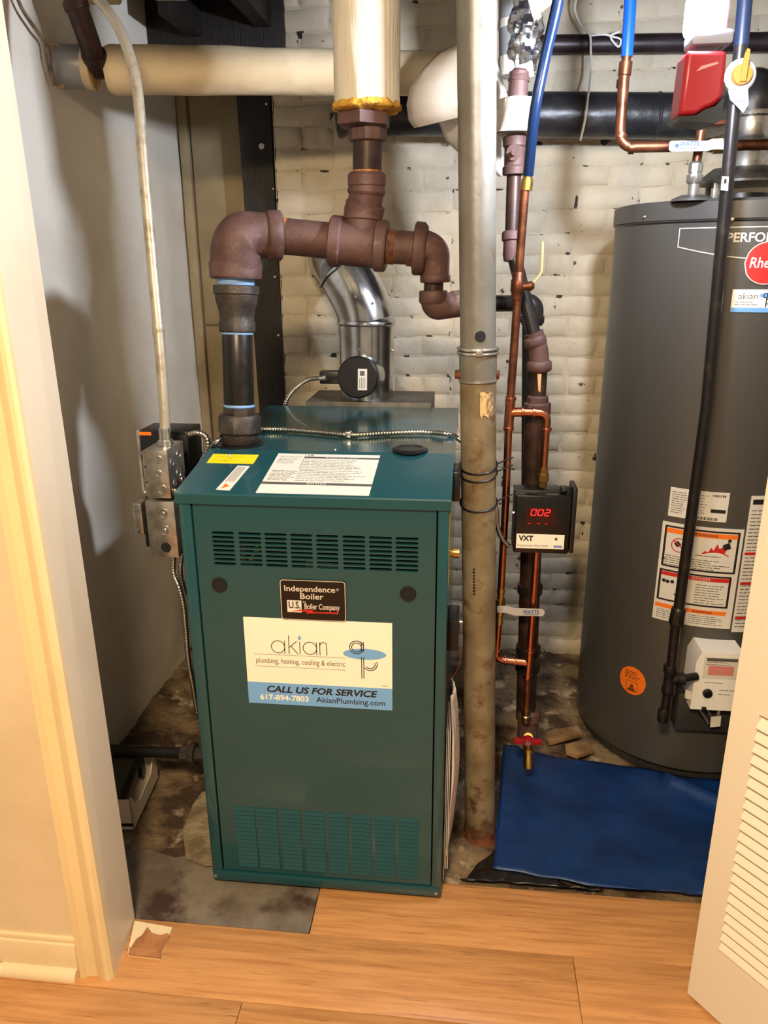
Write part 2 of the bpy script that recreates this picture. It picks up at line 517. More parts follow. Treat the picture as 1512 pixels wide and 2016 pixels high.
struct(cb.build('floor_concrete', m_concrete, smooth=False), 'smooth grey concrete patch with dark stains before the boiler')

# walls
wb = MB()
def leftwall(u, v):
    y = 1.34 + 1.8 * u; z = -0.03 + 2.4 * v
    return V((LEFT_X + noise.noise(V((y * 2.2, z * 2.2, 3))) * .012 + noise.noise(V((y * 7, z * 7, 9))) * .003, y, z))
wb.grid(leftwall, 60, 80)
wl = wb.build('wall_left', m_wallpaint, angle=80)
sm = wl.modifiers.new('thick', 'SOLIDIFY'); sm.thickness = 0.1; sm.offset = 1
struct(wl, 'white plastered side wall left of the boiler')

wb = MB(); wb.box((LEFT_X - .1, 3.03, -0.05), (-0.60, 3.13, CEIL_Z))
wbl = struct(wb.build('wall_back_left', m_board, smooth=False), 'beige boarded wall behind the boiler riser')
c0 = atx(341, 190, LEFT_X).y
for (xa, xb, za, zb, dd) in ((-1.08, -1.045, 0, 2.2, .03), (-1.04, -0.62, 0, 1.255, .012), (-1.04, -0.62, 1.26, 2.2, .012)):
    b = MB(); b.box((xa, 3.03 - dd, za), (xb, 3.029, zb), bev=.003)
    b.build('board', m_board, wbl)

wb = MB()
BX0 = at(560, 500, BRICK_Y).x - .02
wb.box((BX0, BRICK_Y, -0.06), (1.45, BRICK_Y + .15, CEIL_Z))
wbk = struct(wb.build('wall_back', m_mortar, smooth=False), 'white painted brick wall behind the pipes and tank')
# the bricks: a few meshes shared between all of them
def brick_mesh(L, h, dp, k):
    r = random.Random(k)
    b = bmesh.new()
    nx = 4
    rows = []
    for j, z in enumerate((0, .18 * h, .82 * h, h)):
        row = []
        for i in range(nx + 3):
            x = (0, .05 * L, .3 * L, .5 * L, .7 * L, .95 * L, L)[i]
            edge = j in (0, 3) or i in (0, nx + 2)
            d = 0.0018 if edge else dp + r.uniform(-.0022, .0022)
            jx = r.uniform(-.004, .004); jz = r.uniform(-.0035, .0035)
            row.append(b.verts.new((x + jx, -d, z + jz)))
        rows.append(row)
    for j in range(3):
        for i in range(nx + 2):
            f = b.faces.new([rows[j][i], rows[j][i + 1], rows[j + 1][i + 1], rows[j + 1][i]])
    me = bpy.data.meshes.new('brick')
    bmesh.ops.recalc_face_normals(b, faces=b.faces)
    b.to_mesh(me); b.free()
    me.materials.append(m_brick); me.shade_smooth()
    return me
BM_ = {}
for nm, L in (('s', .196), ('h', .094), ('c', .145)):
    for dd, dp in (('p', .0068), ('f', .0036)):
        BM_[nm + dd] = [brick_mesh(L, .060, dp, i * 31 + len(nm + dd) + ord(nm[0])) for i in range(5)]
nb = 0
row = 0; z = -0.01
while z < 2.30:
    x = BX0 + .004
    header = row % 6 == 3
    if not header and row % 2: 
        kind0 = 'h'
    else: kind0 = None
    while x < 1.30:
        kd = kind0 or ('h' if header else 's'); kind0 = None
        L = {'s': .196, 'h': .094}[kd]
        behind_tank = x > .52 and z < 1.55
        behind_boiler = x + L < -.12 and z < .72
        if not (behind_tank or behind_boiler) and x + L < 1.32 and nb < 300:
            flat = (x < -.02 and 1.32 < z < 1.90) and rng.random() < .55
            me = rng.choice(BM_[kd + ('f' if flat else 'p')])
            if rng.random() > .02:
                o = link('brick', me, wbk); nb += 1
                o.location = (x, BRICK_Y, z + rng.uniform(-.0025, .0025))
                o.rotation_euler = (0, rng.uniform(-.008, .008), rng.uniform(-.008, .008))
        x += L + .010
    z += .0695; row += 1

wb = MB(); wb.box((1.36, 1.36, -0.05), (1.46, 3.1, CEIL_Z)); struct(wb.build('wall_right', m_wallpaint, smooth=False), 'white side wall beyond the water heater')
wb = MB(); wb.box((LEFT_X - .1, 1.30, CEIL_Z), (1.46, 3.13, CEIL_Z + .06)); struct(wb.build('ceiling', m_ceil, smooth=False), 'sooty timber ceiling of the cupboard')

# beam and post of black timber
p0 = at(575, 60, 2.93)
b = MB(); b.box((LEFT_X - .02, 2.80, 2.125), (p0.x, 3.03, CEIL_Z), bev=.004)
b.box((-.95, 2.55, 2.2), (-.90, 2.82, CEIL_Z)); b.box((-.62 - .1, 2.45, 2.22), (-.67, 2.82, CEIL_Z))
struct(b.build('trim_1', m_woodblk), 'black stained ceiling beam in the upper left corner')
a0, a1 = at(466, 200, 2.9), at(510, 800, 2.9); r0, r1 = at(531, 200, 2.9), at(563, 800, 2.9)
def ext(p, q, z): return p.lerp(q, (z - p.z) / (q.z - p.z))
b = MB()
lo = [ext(a0, a1, -.02), ext(r0, r1, -.02)]; hi = [ext(a0, a1, 2.125), ext(r0, r1, 2.125)]
b.prism([lo[0], lo[1], hi[1], hi[0]], V((0, .11, 0)))
post_t = tag(b.build('timber_post', m_woodblk), 'black timber post standing against the beige boards', 'post')
for (qx, qy, rr) in ((515, 288, .010), (524, 205, .004), (538, 372, .003), (541, 545, .004), (548, 660, .004)):
    s = MB(); c = at(qx, qy, 2.899); s.lathe(c, c + V((0, -.001, 0)), [(0, rr), (1, rr)], 10)
    plabel(s.build('paint_spot', m_paper, post_t, smooth=False), 'white paint spot')
# narrow beige strip between the post and the bricks
q0, q1 = at(533, 200, 2.84), at(558, 200, 2.84)
b = MB(); b.box((q0.x + .012, 2.83, 0), (BX0 + .002, 3.02, CEIL_Z)); struct(b.build('trim_2', m_board, smooth=False), 'beige strip beside the black post')

# ---- doorway on the left: hall wall, casing, jamb, skirting
def lean(p_top, p_bot, z):
    return p_bot.lerp(p_top, (z - p_bot.z) / (p_top.z - p_bot.z))
YF, YB = 1.222, 1.366
jb0, jt0 = atz(266, 1812), at(4, 0, YB); jb0 = V((jb0.x, YB, 0)); jt0.y = YB
jf0 = V((atz(231, 1911).x, YF, 0)); jf1 = at(143, 1400, YF)
top = 2.12
B_b, B_t = jb0, lean(jt0, jb0, top); F_b, F_t = jf0, lean(jf1, jf0, top)
b = MB()
b.prism([B_b, F_b, F_t, B_t], V((-.03, 0, 0)))
struct(b.build('trim_3', m_jamb), 'cream doorway jamb beside the boiler')
# casing with a moulded profile: from the jamb edge leftwards
cl0 = V((atz(163, 1912).x, YF - .015, 0)); cl1 = at(67, 1400, YF - .015)
C_b, C_t = cl0, lean(cl1, cl0, top)
prof = [(0, 0.0), (0, .012), (.05, .018), (.16, .018), (.22, .012), (.34, .0105), (.5, .0085), (.62, .0125), (.7, .0165), (.82, .019), (.93, .0165), (1.0, .009), (1.0, 0)]
b = MB()
def cas(base, t):
    L, R_ = base
    return V((L.x + (R_.x - L.x) * t[0], YF - t[1], L.z))
lowr = [b.bm.verts.new(cas((C_b, F_b), t)) for t in prof]; upr = [b.bm.verts.new(cas((C_t, F_t), t)) for t in prof]
for i in range(len(prof) - 1): b.face([lowr[i], lowr[i + 1], upr[i + 1], upr[i]])
b.face(lowr); b.face(upr); b.face([lowr[0], lowr[-1], upr[-1], upr[0]])
struct(b.build('trim_4', m_casing, angle=25), 'moulded cream door casing at the left edge')
b = MB()
b.prism([V((-1.8, YF, 0)), V((C_b.x + .03, YF, 0)), V((C_t.x + .03, YF, CEIL_Z)), V((-1.8, YF, CEIL_Z))], V((0, YB - YF, 0)))
struct(b.build('wall_front', m_hall, smooth=False), 'cream hall wall left of the doorway')
b = MB()
b.box((-1.8, YF, top + .0), (1.5, YB, CEIL_Z + .06)); struct(b.build('wall_front_header', m_hall, smooth=False), 'hall wall above the doorway')
b = MB(); b.box((.82, YF + .02, 0), (1.5, YB, top)); struct(b.build('wall_front_right', m_hall, smooth=False), 'hall wall right of the doorway')
bx = C_b.x - .001
bh = .086
b = MB(); b.box((-1.8, YF - .014, 0), (bx, YF + .001, bh), bev=.002)
b.box((-1.8, YF - .009, bh), (bx, YF + .001, bh + .014), bev=.004)
struct(b.build('baseboard_left', m_trim), 'cream skirting board below the hall wall')
b = MB()
qr = [(0, 0), (-.018, 0), (-.0176, .006), (-.0155, .012), (-.011, .0175), (-.005, .021), (0, .022)]
b.prism([V((-.99, YF - .014 + a, h)) for a, h in qr], V((bx + .99 - .002, 0, 0)))
struct(b.build('trim_5', m_trim, angle=50), 'quarter round strip at the foot of the skirting')
b = MB()
b.prism([V((-.99 - .0, YF - .014 + a, h)) for a, h in qr], V((-.25, -.14, 0)))
struct(b.build('trim_6', m_trim, angle=50), 'end of another quarter round strip at the far left')

# ================================================================== LOUVRED DOOR on the right
dA = atz(1353, 1955, .008); dB = atz(1420, 2016, .008)
dd = (dB - dA); dd.z = 0; dd.normalize()
dn = V((dd.y, -dd.x, 0))                 # points to the viewer's side
if dn.dot(-dA) < 0: dn = -dn
dmap = flat_map((dA.x, dA.y, 0), dd, (0, 0, 1), dn)
def on_door(x, y):
    d = ray(x, y); t = (dA - EYE).dot(dn) / d.dot(dn); p = EYE + d * t
    return ((p - dA).dot(dd), p.z)
door = thing('louvred_door', 'white louvred folding door panel standing open at the right edge', 'door', (dA.x, dA.y, 0))
def dbox(mb, u0, v0, u1, v1, d0, d1):
    pts = [dmap(u0, v0, d0), dmap(u1, v0, d0), dmap(u1, v1, d0), dmap(u0, v1, d0)]
    mb.prism(pts, dn * (d1 - d0))
lu0 = on_door(1417, 1868)[0]
DW, DH, TH = .40, 2.0, .028
rail_top = on_door(1417, 1868)[1]
mid_hi = on_door(1478, 1398)[1]
b = MB(); dbox(b, 0, .008, lu0, DH, -TH, 0); b.build('stile', m_door, door, angle=20)
b = MB(); dbox(b, DW - lu0, .008, DW, DH, -TH, 0); b.build('stile', m_door, door, angle=20)
b = MB(); dbox(b, lu0, .008, DW - lu0, rail_top, -TH, 0); b.build('rail', m_door, door, angle=20)
b = MB(); dbox(b, lu0, mid_hi, DW - lu0, mid_hi + .1, -TH, 0); b.build('rail', m_door, door, angle=20)
b = MB(); dbox(b, lu0, DH - .1, DW - lu0, DH, -TH, 0); b.build('rail', m_door, door, angle=20)
sl = MB()
sp = .0245
prof_s = [(-.024, .024), (-.018, .027), (.003, .006), (.005, .001), (.002, -.002), (-.004, .000), (-.024, .019)]
sl.prism([dmap(lu0, v, d) - V((dA.x, dA.y, 0)) for d, v in prof_s], dd * (DW - 2 * lu0))
first = sl.build('slat', m_door, door, angle=40)
first.location = (0, 0, rail_top + .001)
zz = rail_top + .001 + sp
while zz < DH - .12:
    if not (mid_hi - .022 < zz < mid_hi + .1):
        o = link('slat', first.data, door); o.location = (0, 0, zz)
    zz += sp

# ================================================================== BOILER
bx0, bx1, by0, by1 = -.607, -.031, 1.50, 2.30
bz0, bz1 = .012, 1.034
YK, ZK = 1.735, 1.073            # where the sloping part of the top meets the level part
boiler = thing('boiler', 'teal steam boiler cabinet with white service sign in the middle of the cupboard', 'boiler', ((bx0 + bx1) / 2, 1.9, 0))
# base skid below
b = MB(); b.box((bx0 + .03, by0 + .035, -.016), (bx1 - .03, by1 - .02, bz0 + .01)); b.build('base', m_dark, boiler, smooth=False)
def fp(x, y): p = at(x, y, by0); return p.x, p.z
# front panel with slots and holes
gx = [(416, 460), (468, 513), (519, 563), (569, 613), (620, 664), (672, 717), (724, 770), (776, 822)]
g_top, g_bot = fp(620, 1052)[1], fp(620, 1122)[1]
cols = [(fp(a + (2 if i else 2), 1085)[0], fp(c + 2, 1085)[0]) for i, (a, c) in enumerate(gx)]
NR = 8
rows_ = []
ph = (g_top - g_bot) / NR
for k in range(NR): rows_.append((g_bot + ph * k + ph * .19, g_bot + ph * (k + 1) - ph * .19))
fx0, fx1 = bx0 + .030, bx1 - .026
fz0, fz1 = bz0 + .030, bz1 - .022
us = sorted([fx0, fx1] + [c for p in cols for c in p]); vs = sorted([fz0, fz1] + [c for p in rows_ for c in p])
b = MB()
yf = by0 + .004
def cellp(u, v, d=0.0): return V((u, yf + d, v))
for i in range(len(us) - 1):
    for j in range(len(vs) - 1):
        u0, u1, v0, v1 = us[i], us[i + 1], vs[j], vs[j + 1]
        if (u0, u1) in cols and (v0, v1) in rows_:
            c = (v1 - v0) * .42
            oct_ = [(u0 + c, v0), (u1 - c, v0), (u1, v0 + c), (u1, v1 - c), (u1 - c, v1), (u0 + c, v1), (u0, v1 - c), (u0, v0 + c)]
            for k in range(8):
                a, q = oct_[k], oct_[(k + 1) % 8]
                b.poly([cellp(*a), cellp(*q), cellp(*q, .008), cellp(*a, .008)])
            for cu, cv, p, q in ((u0, v0, oct_[0], oct_[7]), (u1, v0, oct_[1], oct_[2]), (u1, v1, oct_[4], oct_[3]), (u0, v1, oct_[5], oct_[6])):
                b.poly([cellp(cu, cv), cellp(*p), cellp(*q)])
        else:
            b.poly([cellp(u0, v0), cellp(u1, v0), cellp(u1, v1), cellp(u0, v1)])
for (a, c) in (((fx0, fz0), (fx0, fz1)), ((fx1, fz0), (fx1, fz1)), ((fx0, fz0), (fx1, fz0)), ((fx0, fz1), (fx1, fz1))):
    b.poly([cellp(*a), cellp(*c), cellp(*c, .02), cellp(*a, .02)])
fpanel = b.build('front_panel', m_teal, boiler, smooth=False)
# frame round the panel (side flanges, bottom rail)
b = MB()
b.box((bx0, by0, bz0), (fx0 - .003, by0 + .03, bz1), bev=.003); b.build('side_flange', m_teal, boiler)
b = MB()
b.box((fx1 + .003, by0, bz0), (bx1, by0 + .03, bz1), bev=.003); b.build('side_flange', m_teal, boiler)
b = MB()
b.box((bx0 + .001, by0 - .002, bz0), (bx1 - .001, by0 + .03, fz0 - .003), bev=.003); b.build('bottom_rail', m_teal, boiler)
for xx in (bx0 + .008, bx1 - .012):
    s = MB(); s.lathe((xx, by0 - .002, bz0 + .012), (xx, by0 - .005, bz0 + .012), [(0, .0045), (.6, .004), (1, .002)], 10); s.build('screw', m_screw, boiler)
# side panels
b = MB(); b.box((bx0, by0 + .03, bz0), (bx0 + .004, by1, bz1)); b.build('side_panel', m_teal, boiler, smooth=False)
b = MB(); b.box((bx1 - .004, by0 + .03, bz0), (bx1, by1, bz1)); b.build('side_panel', m_teal, boiler, smooth=False)
b = MB(); b.box((bx0 + .004, by1 - .005, bz0), (bx1 - .004, by1, bz1)); b.build('back_panel', m_teal, boiler, smooth=False)
# top panel: lip, slope, level part
b = MB()
pt = [(by0 - .006, bz1 - .022), (by0 - .006, bz1 - .002), (by0 - .004, bz1 + .001), (YK, ZK), (by1, ZK + .002), (by1, bz1 - .02), (by1 - .004, bz1 - .02), (by1 - .004, ZK - .002), (YK, ZK - .004), (by0 - .002, bz1 - .004), (by0 - .002, bz1 - .022)]
b.prism([V((bx0 - .004, y, z)) for y, z in pt], V((bx1 - bx0 + .008, 0, 0)))
for xs in (bx0 - .003, bx1 + .001):
    b.prism([V((xs, by0, bz1 - .03)), V((xs, by1, bz1 - .03)), V((xs, by1, ZK)), V((xs, YK, ZK - .002)), V((xs, by0, bz1 - .004))], V((.002, 0, 0)))
tpanel = b.build('top_panel', m_teal, boiler, smooth=False)
# interior seen through the slots
b = MB(); b.box((bx0 + .02, by0 + .05, .05), (bx1 - .02, by0 + .06, 1.0)); b.build('dark_backing', m_dark, boiler, smooth=False)  # black sheet standing in for the shade inside the cabinet
wc = [((484, 1110), (480, 1080), (488, 1060), m_redink), ((492, 1112), (500, 1090), (506, 1074), m_yellow), ((486, 1112), (494, 1098), (510, 1082), m_yellow), ((478, 1112), (478, 1090), (470, 1066), m_orange)]
for pa, pb, pc, mm in wc:
    s = MB(); s.tube(catmull([at(*pa, by0 + .03), at(*pb, by0 + .025), at(*pc, by0 + .035)], 5), .0022, 6); s.build('wire', mm, boiler)
s = MB(); s.cyl(at(603, 1110, by0 + .03), at(668, 1116, by0 + .03), .008, 12); plabel(s.build('inner_tube', m_paper, boiler), 'white tube behind the slots')
# front holes with rubber rings
for q in ((431, 1153), (803, 1171)):
    c = at(*q, by0); h = MB()
    c.y = yf
    h.lathe(c + V((0, .004, 0)), c + V((0, -.004, 0)), [(0, .0175), (.5, .0180), (1, .0165), (1, .013), (.62, .0122), (.6, .0001)], 24, caps=False)
    h.build('port_ring', m_dark, boiler)
# lower louvres: every one a lip of its own
l_top, l_bot = fp(640, 1600)[1], fp(640, 1718)[1]
lx = [(463, 501), (506, 545), (551, 590), (597, 635), (643, 681), (688, 725), (734, 770), (780, 817)]
lm = MB()
lw = fp(503, 1650)[0] - fp(465, 1650)[0]
NL = 15
lh = (l_top - l_bot) / NL
lm.prism([V((0, 0, 0)), V((0, -.0044, lh * .02)), V((0, -.0052, lh * .10)), V((0, -.0014, lh * .78)), V((0, 0, lh * .80))], V((lw, 0, 0)))
lproto = None
for i, (a, c) in enumerate(lx):
    ux = fp(a + 4, 1655)[0]
    for k in range(NL):
        if lproto is None:
            lproto = lm.build('louver', m_teal, boiler, smooth=False); o = lproto
        else: o = link('louver', lproto.data, boiler)
        o.location = V((ux, yf, l_bot + lh * k)) - boiler.location
# maker's plate
fmap = flat_map((0, yf, 0), (1, 0, 0), (0, 0, 1), (0, -1, 0))
(n0, n3), (n1, n2) = fp(549, 1137), fp(682, 1226)
n3 -= .004
b = MB(); b.prism([fmap(u, v, 0) for u, v in round_rect(n0, n2, n1, n3, .007)], V((0, -.002, 0)))
plate = b.build('name_plate', m_blacksheen, boiler, angle=60)
b = MB(); put_frame(b, fmap, round_rect(n0 + .001, n2 + .001, n1 - .001, n3 - .001, .0065), round_rect(n0 + .0026, n2 + .0026, n1 - .0026, n3 - .0026, .0055), .0024)
b.build('plate_border', m_silverink, plate, smooth=False)
nc = (n0 + n1) / 2; nh = n3 - n2
b = MB()
nw = n1 - n0
put_text(b, fmap, 'Independence', n0 + nw * .455, n3 - nh * .225, .0185, .0024, .018, fit=nw * .77)
put_text(b, fmap, '®', n0 + nw * .875, n3 - nh * .215, .0085, .0024, .0)
put_text(b, fmap, 'Boiler', n0 + nw * .485, n3 - nh * .405, .0190, .0024, .018, fit=nw * .355)
b.build('lettering', m_silverink, plate, smooth=False)
b = MB(); put_rect(b, fmap, n0 + .015, n3 - nh * .80, n0 + .047, n3 - nh * .51, .002, .0024); b.build('badge_panel', m_paper, plate, smooth=False)
b = MB(); put_text(b, fmap, 'U.S.', n0 + .0315, n3 - nh * .63, .023, .0027, .02, fit=.026); b.build('lettering', m_ink, plate, smooth=False)
b = MB(); put_text(b, fmap, 'by', n0 + .054, n3 - nh * .535, .008, .0027, 0); put_text(b, fmap, 'Boiler Company', n0 + nw * .635, n3 - nh * .65, .0185, .0027, .02, fit=nw * .535)
b.build('lettering', m_silverink, plate, smooth=False)
b = MB()
sw = [(.02, .79), (.045, .725), (.075, .735), (.07, .775), (.10, .765), (.13, .765), (.127, .80), (.095, .80), (.055, .815), (.06, .775), (.045, .765)]
b.poly([fmap(n0 + u * 1.0, n3 - nh * v, .0028) for u, v in sw]); b.build('swoosh', m_redink, plate, smooth=False)
# service magnet
(s0, s3) = fp(478, 1216); s1 = fp(772, 1300)[0]; s2 = fp(630, 1392)[1]; s3 = fp(625, 1222)[1]
b = MB(); put_rect(b, fmap, s0, s2, s1, s3, 0, .0014)
sign = b.build('service_sign', m_paperw, boiler, smooth=False)
SW, SH = s1 - s0, s3 - s2
su = lambda f: s0 + SW * f
sv = lambda f: s3 - SH * f
b = MB(); put_rect(b, fmap, s0, s2, s1, sv(.745), .0014, .0018); b.build('blue_band', m_blueink, sign, smooth=False)
def ring_arc(mb, cx, cy, r0, r1, a0, a1, d, n=26):
    for k in range(n):
        t0 = a0 + (a1 - a0) * k / n; t1 = a0 + (a1 - a0) * (k + 1) / n
        mb.poly([fmap(cx + r0 * cos(t0), cy + r0 * sin(t0), d), fmap(cx + r1 * cos(t0), cy + r1 * sin(t0), d), fmap(cx + r1 * cos(t1), cy + r1 * sin(t1), d), fmap(cx + r0 * cos(t1), cy + r0 * sin(t1), d)])
def stroke(mb, x0, y0, x1, y1, t, d=.002):
    e = V((x1 - x0, y1 - y0)); e.normalize(); nx, ny = -e.y * t / 2, e.x * t / 2
    mb.poly([fmap(x0 + nx, y0 + ny, d), fmap(x1 + nx, y1 + ny, d), fmap(x1 - nx, y1 - ny, d), fmap(x0 - nx, y0 - ny, d)])
PX = SW / 294.0
lu_ = lambda x: s0 + (x - 478) * PX
yb = sv(.395); xr = 14.2 * PX; th = .0017
b = MB()
for xa in (545, 609):
    ring_arc(b, lu_(xa), yb + xr, xr - th, xr, 0, 2 * pi, .002)
    stroke(b, lu_(xa) + xr - th / 2, yb - .0005, lu_(xa) + xr - th / 2, yb + xr * 2, th)
stroke(b, lu_(567), yb, lu_(567), yb + 40 * PX, th)
stroke(b, lu_(567), yb + xr * .95, lu_(583), yb + xr * 2, th); stroke(b, lu_(571), yb + xr * 1.2, lu_(585), yb, th)
stroke(b, lu_(589), yb, lu_(589), yb + xr * 1.95, th)
stroke(b, lu_(629), yb, lu_(629), yb + xr * 2, th)
ring_arc(b, lu_(629) + 6.5 * PX + th / 2, yb + xr * 2 - 6.5 * PX, 6.5 * PX - th / 2, 6.5 * PX + th / 2, 0, pi, .002); stroke(b, lu_(642) + th / 2, yb, lu_(642) + th / 2, yb + xr * 2 - 6.5 * PX, th)
b.build('lettering', m_ink, sign, smooth=False)
b = MB(); put_loop(b, fmap, [(lu_(589) + .0035 * sin(t), yb + xr * 2 + .008 + .0045 * cos(t) + (.0045 if abs(t) < .1 else 0)) for t in [2 * pi * k / 14 for k in range(14)]], .0023); b.build('drop_mark', m_blueink, sign, smooth=False)
b = MB(); put_text(b, fmap, 'plumbing, heating, cooling & electric', su(.376), sv(.487), .0190, .002, -.002, fit=SW * .612)
put_rect(b, fmap, su(.06), sv(.415), su(.685), sv(.412), .0018, .002); put_rect(b, fmap, su(.06), sv(.555), su(.685), sv(.552), .0018, .002)
b.build('lettering', m_greyink, sign, smooth=False)
b = MB(); put_loop(b, fmap, circle(su(.815), sv(.36), SW * .145, 32, rv=SH * .062), .0019); b.build('ellipse_mark', m_blueink, sign, smooth=False)
b = MB()
ac, av, ar = su(.762), sv(.285), SW * .050
for (r0, r1) in ((ar - .0066, ar - .0048), (ar - .0018, ar)): ring_arc(b, ac, av, r0, r1, 0, 2 * pi, .0023)
pc, pv = su(.852), sv(.47)
for (r0, r1) in ((ar - .0066, ar - .0048), (ar - .0018, ar)): ring_arc(b, pc, pv, r0, r1, -pi * .80, pi * .12, .0023)
for du in (0, .0048):
    xs_ = su(.806) + du - .004
    stroke(b, xs_, sv(.64), xs_, sv(.395), .0018, .0023); stroke(b, xs_, sv(.33), xs_, sv(.22), .0018, .0023)
b.build('pipe_monogram', m_ink, sign, smooth=False)
b = MB(); put_text(b, fmap, 'CALL US FOR SERVICE', su(.517), sv(.822), .0225, .0022, .03, shear=.22, fit=SW * .765); put_text(b, fmap, 'AkianPlumbing.com', su(.713), sv(.922), .0200, .0022, .006, fit=SW * .475)
b.build('lettering', m_ink, sign, smooth=False)
b = MB(); put_text(b, fmap, '617-894-7803', su(.253), sv(.922), .0195, .0022, .022, fit=SW * .34); b.build('lettering', m_paperw, sign, smooth=False)
b = MB(); put_rect(b, fmap, su(.93), sv(.718), su(.972), sv(.713), .0014, .0018); b.build('lettering', m_greyink, sign, smooth=False)
# labels on the sloping top
sd = (V((0, YK, ZK)) - V((0, by0 - .004, bz1 + .001))); sl_len = sd.length; sd.normalize()
sn = V((0, -sd.z, sd.y))
tmap = flat_map((0, by0 - .004, bz1 + .001), (1, 0, 0), sd, sn)
T0 = V((0, by0 - .004, bz1 + .001))
def on_slope(x, y):
    d = ray(x, y); t = (T0 - EYE).dot(sn) / d.dot(sn); p = EYE + d * t
    return (p.x, (p - T0).dot(sd))
def sheet(px4, name, m_):
    q = [on_slope(*p) for p in px4]
    u0 = (q[0][0] + q[3][0]) / 2; u1 = (q[1][0] + q[2][0]) / 2; v1 = (q[0][1] + q[1][1]) / 2; v0 = (q[2][1] + q[3][1]) / 2
    b = MB(); put_rect(b, tmap, u0, v0, u1, v1, 0, .0008)
    return b.build(name, m_, boiler, smooth=False), u0, v0, u1, v1
lab, u0, v0, u1, v1 = sheet([(572, 893), (752, 898), (722, 977), (478, 969)], 'warning_label', m_paper)
plabel(lab, 'large white printed warning sheet')
hh = v1 - v0; ww = u1 - u0
b = MB()
put_rect(b, tmap, u0 + ww * .28, v1 - hh * .12, u1, v1 - hh * .075, .0008, .001)
put_rect(b, tmap, u0, v0 + hh * .26, u1, v0 + hh * .205, .0008, .001)
put_text(b, tmap, 'US', u0 + ww * .33, v1 - hh * .04, .012, .0012, .02)
fine_print(b, tmap, u0 + ww * .29, v0 + hh * .29, u1 - .008, v1 - hh * .15, 14, .0017, rng)
fine_print(b, tmap, u0 + .008, v1 - hh * .28, u0 + ww * .26, v1 - hh * .06, 5, .0016, rng)
fine_print(b, tmap, u0 + .008, v0 + hh * .29, u0 + ww * .30, v1 - hh * .45, 8, .0017, rng)
put_rect(b, tmap, u0 + ww * .275, v1 - hh * .40, u0 + ww * .28, v1, .0008, .001)
b.build('fine_print', m_greyink, lab, smooth=False)
b = MB(); put_text(b, tmap, 'WARNING LIGHT', u0 + ww * .64, v1 - hh * .097, .0075, .0014, .02, space=1.4); put_text(b, tmap, 'NOTICE', u0 + ww * .5, v0 + hh * .232, .0095, .0014, .02, space=1.3)
b.build('lettering', m_paper, lab, smooth=False)
lab, u0, v0, u1, v1 = sheet([(420, 894), (511, 896), (497, 914), (407, 911)], 'yellow_label', m_yellow)
plabel(lab, 'yellow paper label')
b = MB(); fine_print(b, tmap, u0 + .012, v0 + .008, u1 - .012, v1 - .008, 2, .0014, rng); b.build('fine_print', mat('olive_ink', (168, 150, 20), .6), lab, smooth=False)
q = [on_slope(*p) for p in ((468, 917), (492, 918), (452, 966), (425, 964))]
b = MB(); b.prism([tmap(u, v, 0) for u, v in q], sn * .0008); lab = b.build('caution_label', m_paper, boiler, smooth=False)
plabel(lab, 'narrow white caution label')
b = MB()
def lmix(fu, fv):
    A = V(q[0]).lerp(V(q[3]), fv); B = V(q[1]).lerp(V(q[2]), fv); C = A.lerp(B, fu); return tmap(C[0], C[1], .0012)
for k in range(5):
    a = .16 + k * .14
    b.poly([lmix(a, .06), lmix(a + .045, .06), lmix(a + .045, .68 - .04 * (k % 2)), lmix(a, .68)])
b.build('fine_print', m_greyink, lab, smooth=False)
b = MB(); b.poly([lmix(.3, .75), lmix(.75, .86), lmix(.3, .95)]); b.build('caution_triangle', m_orange, lab, smooth=False)
# cover disc, pipe collar and screws on the level top
c = atz(807, 887, ZK + .001); b = MB(); b.lathe(c, c + V((0, 0, .007)), [(0, .042), (.5, .0425), (1, .037), (1, .030), (.75, .029), (.75, .0001)], 32, caps=False); b.build('cover_disc', m_black, boiler)
RB = at(487, 878, 1.85)
RBX, RBY = RB.x, 1.79
b = MB(); b.lathe((RBX, RBY, ZK + .0005), (RBX, RBY, ZK + .003), [(0, .058), (.6, .058), (1, .055), (1, .036)], 32); b.build('pipe_collar', m_black, boiler)
for q in ((660, 886), (452, 898)):
    s = MB(); c = atz(*q, ZK + .001); s.lathe(c, c + V((0, 0, .003)), [(0, .004), (1, .0025)], 10); s.build('screw', m_screw, boiler)
# draft box at the back
A_, B_ = at(603, 800, 2.31), at(850, 800, 2.31); ztop = at(720, 781, 2.40).z
b = MB(); b.box((A_.x, 2.302, .75), (B_.x, 2.52, ztop), bev=.002)
b.build('draft_box', mat('dull_galvanised', (110, 106, 98), .5, .6, c2=(86, 82, 76), scale=10), boiler)
# right side: controls
b = MB(); b.box((bx1, 1.53, .83), (bx1 + .0012, 1.56, 1.0)); plabel(b.build('side_label', m_yellow, boiler, smooth=False), 'yellow side label')
c = at(898, 1088, 1.66); b = MB(); b.lathe((bx1, c.y, c.z), (bx1 + .022, c.y, c.z), [(0, .009), (.35, .009), (.35, .013), (1, .013)], 16); plabel(b.build('relief_plug', m_brass, boiler), 'brass plug')
b = MB(); b.box((bx1, 1.60, at(890, 1275, 1.62).z), (bx1 + .026, 1.69, at(890, 1215, 1.62).z), bev=.004); b.build('control_box', m_black, boiler)
b = MB(); b.box((bx1, 1.66, .98), (bx1 + .02, 1.74, 1.05), bev=.004); b.build('control_box', m_black, boiler)
b = MB(); zc = at(903, 1230, 1.62).z; b.tube(catmull([(bx1 + .027, 1.64, zc), (bx1 + .03, 1.63, zc - .06), (bx1 + .027, 1.62, zc - .11), (bx1 + .004, 1.62, zc - .15)], 8), .0013, 6); b.build('capillary', m_copper, boiler)
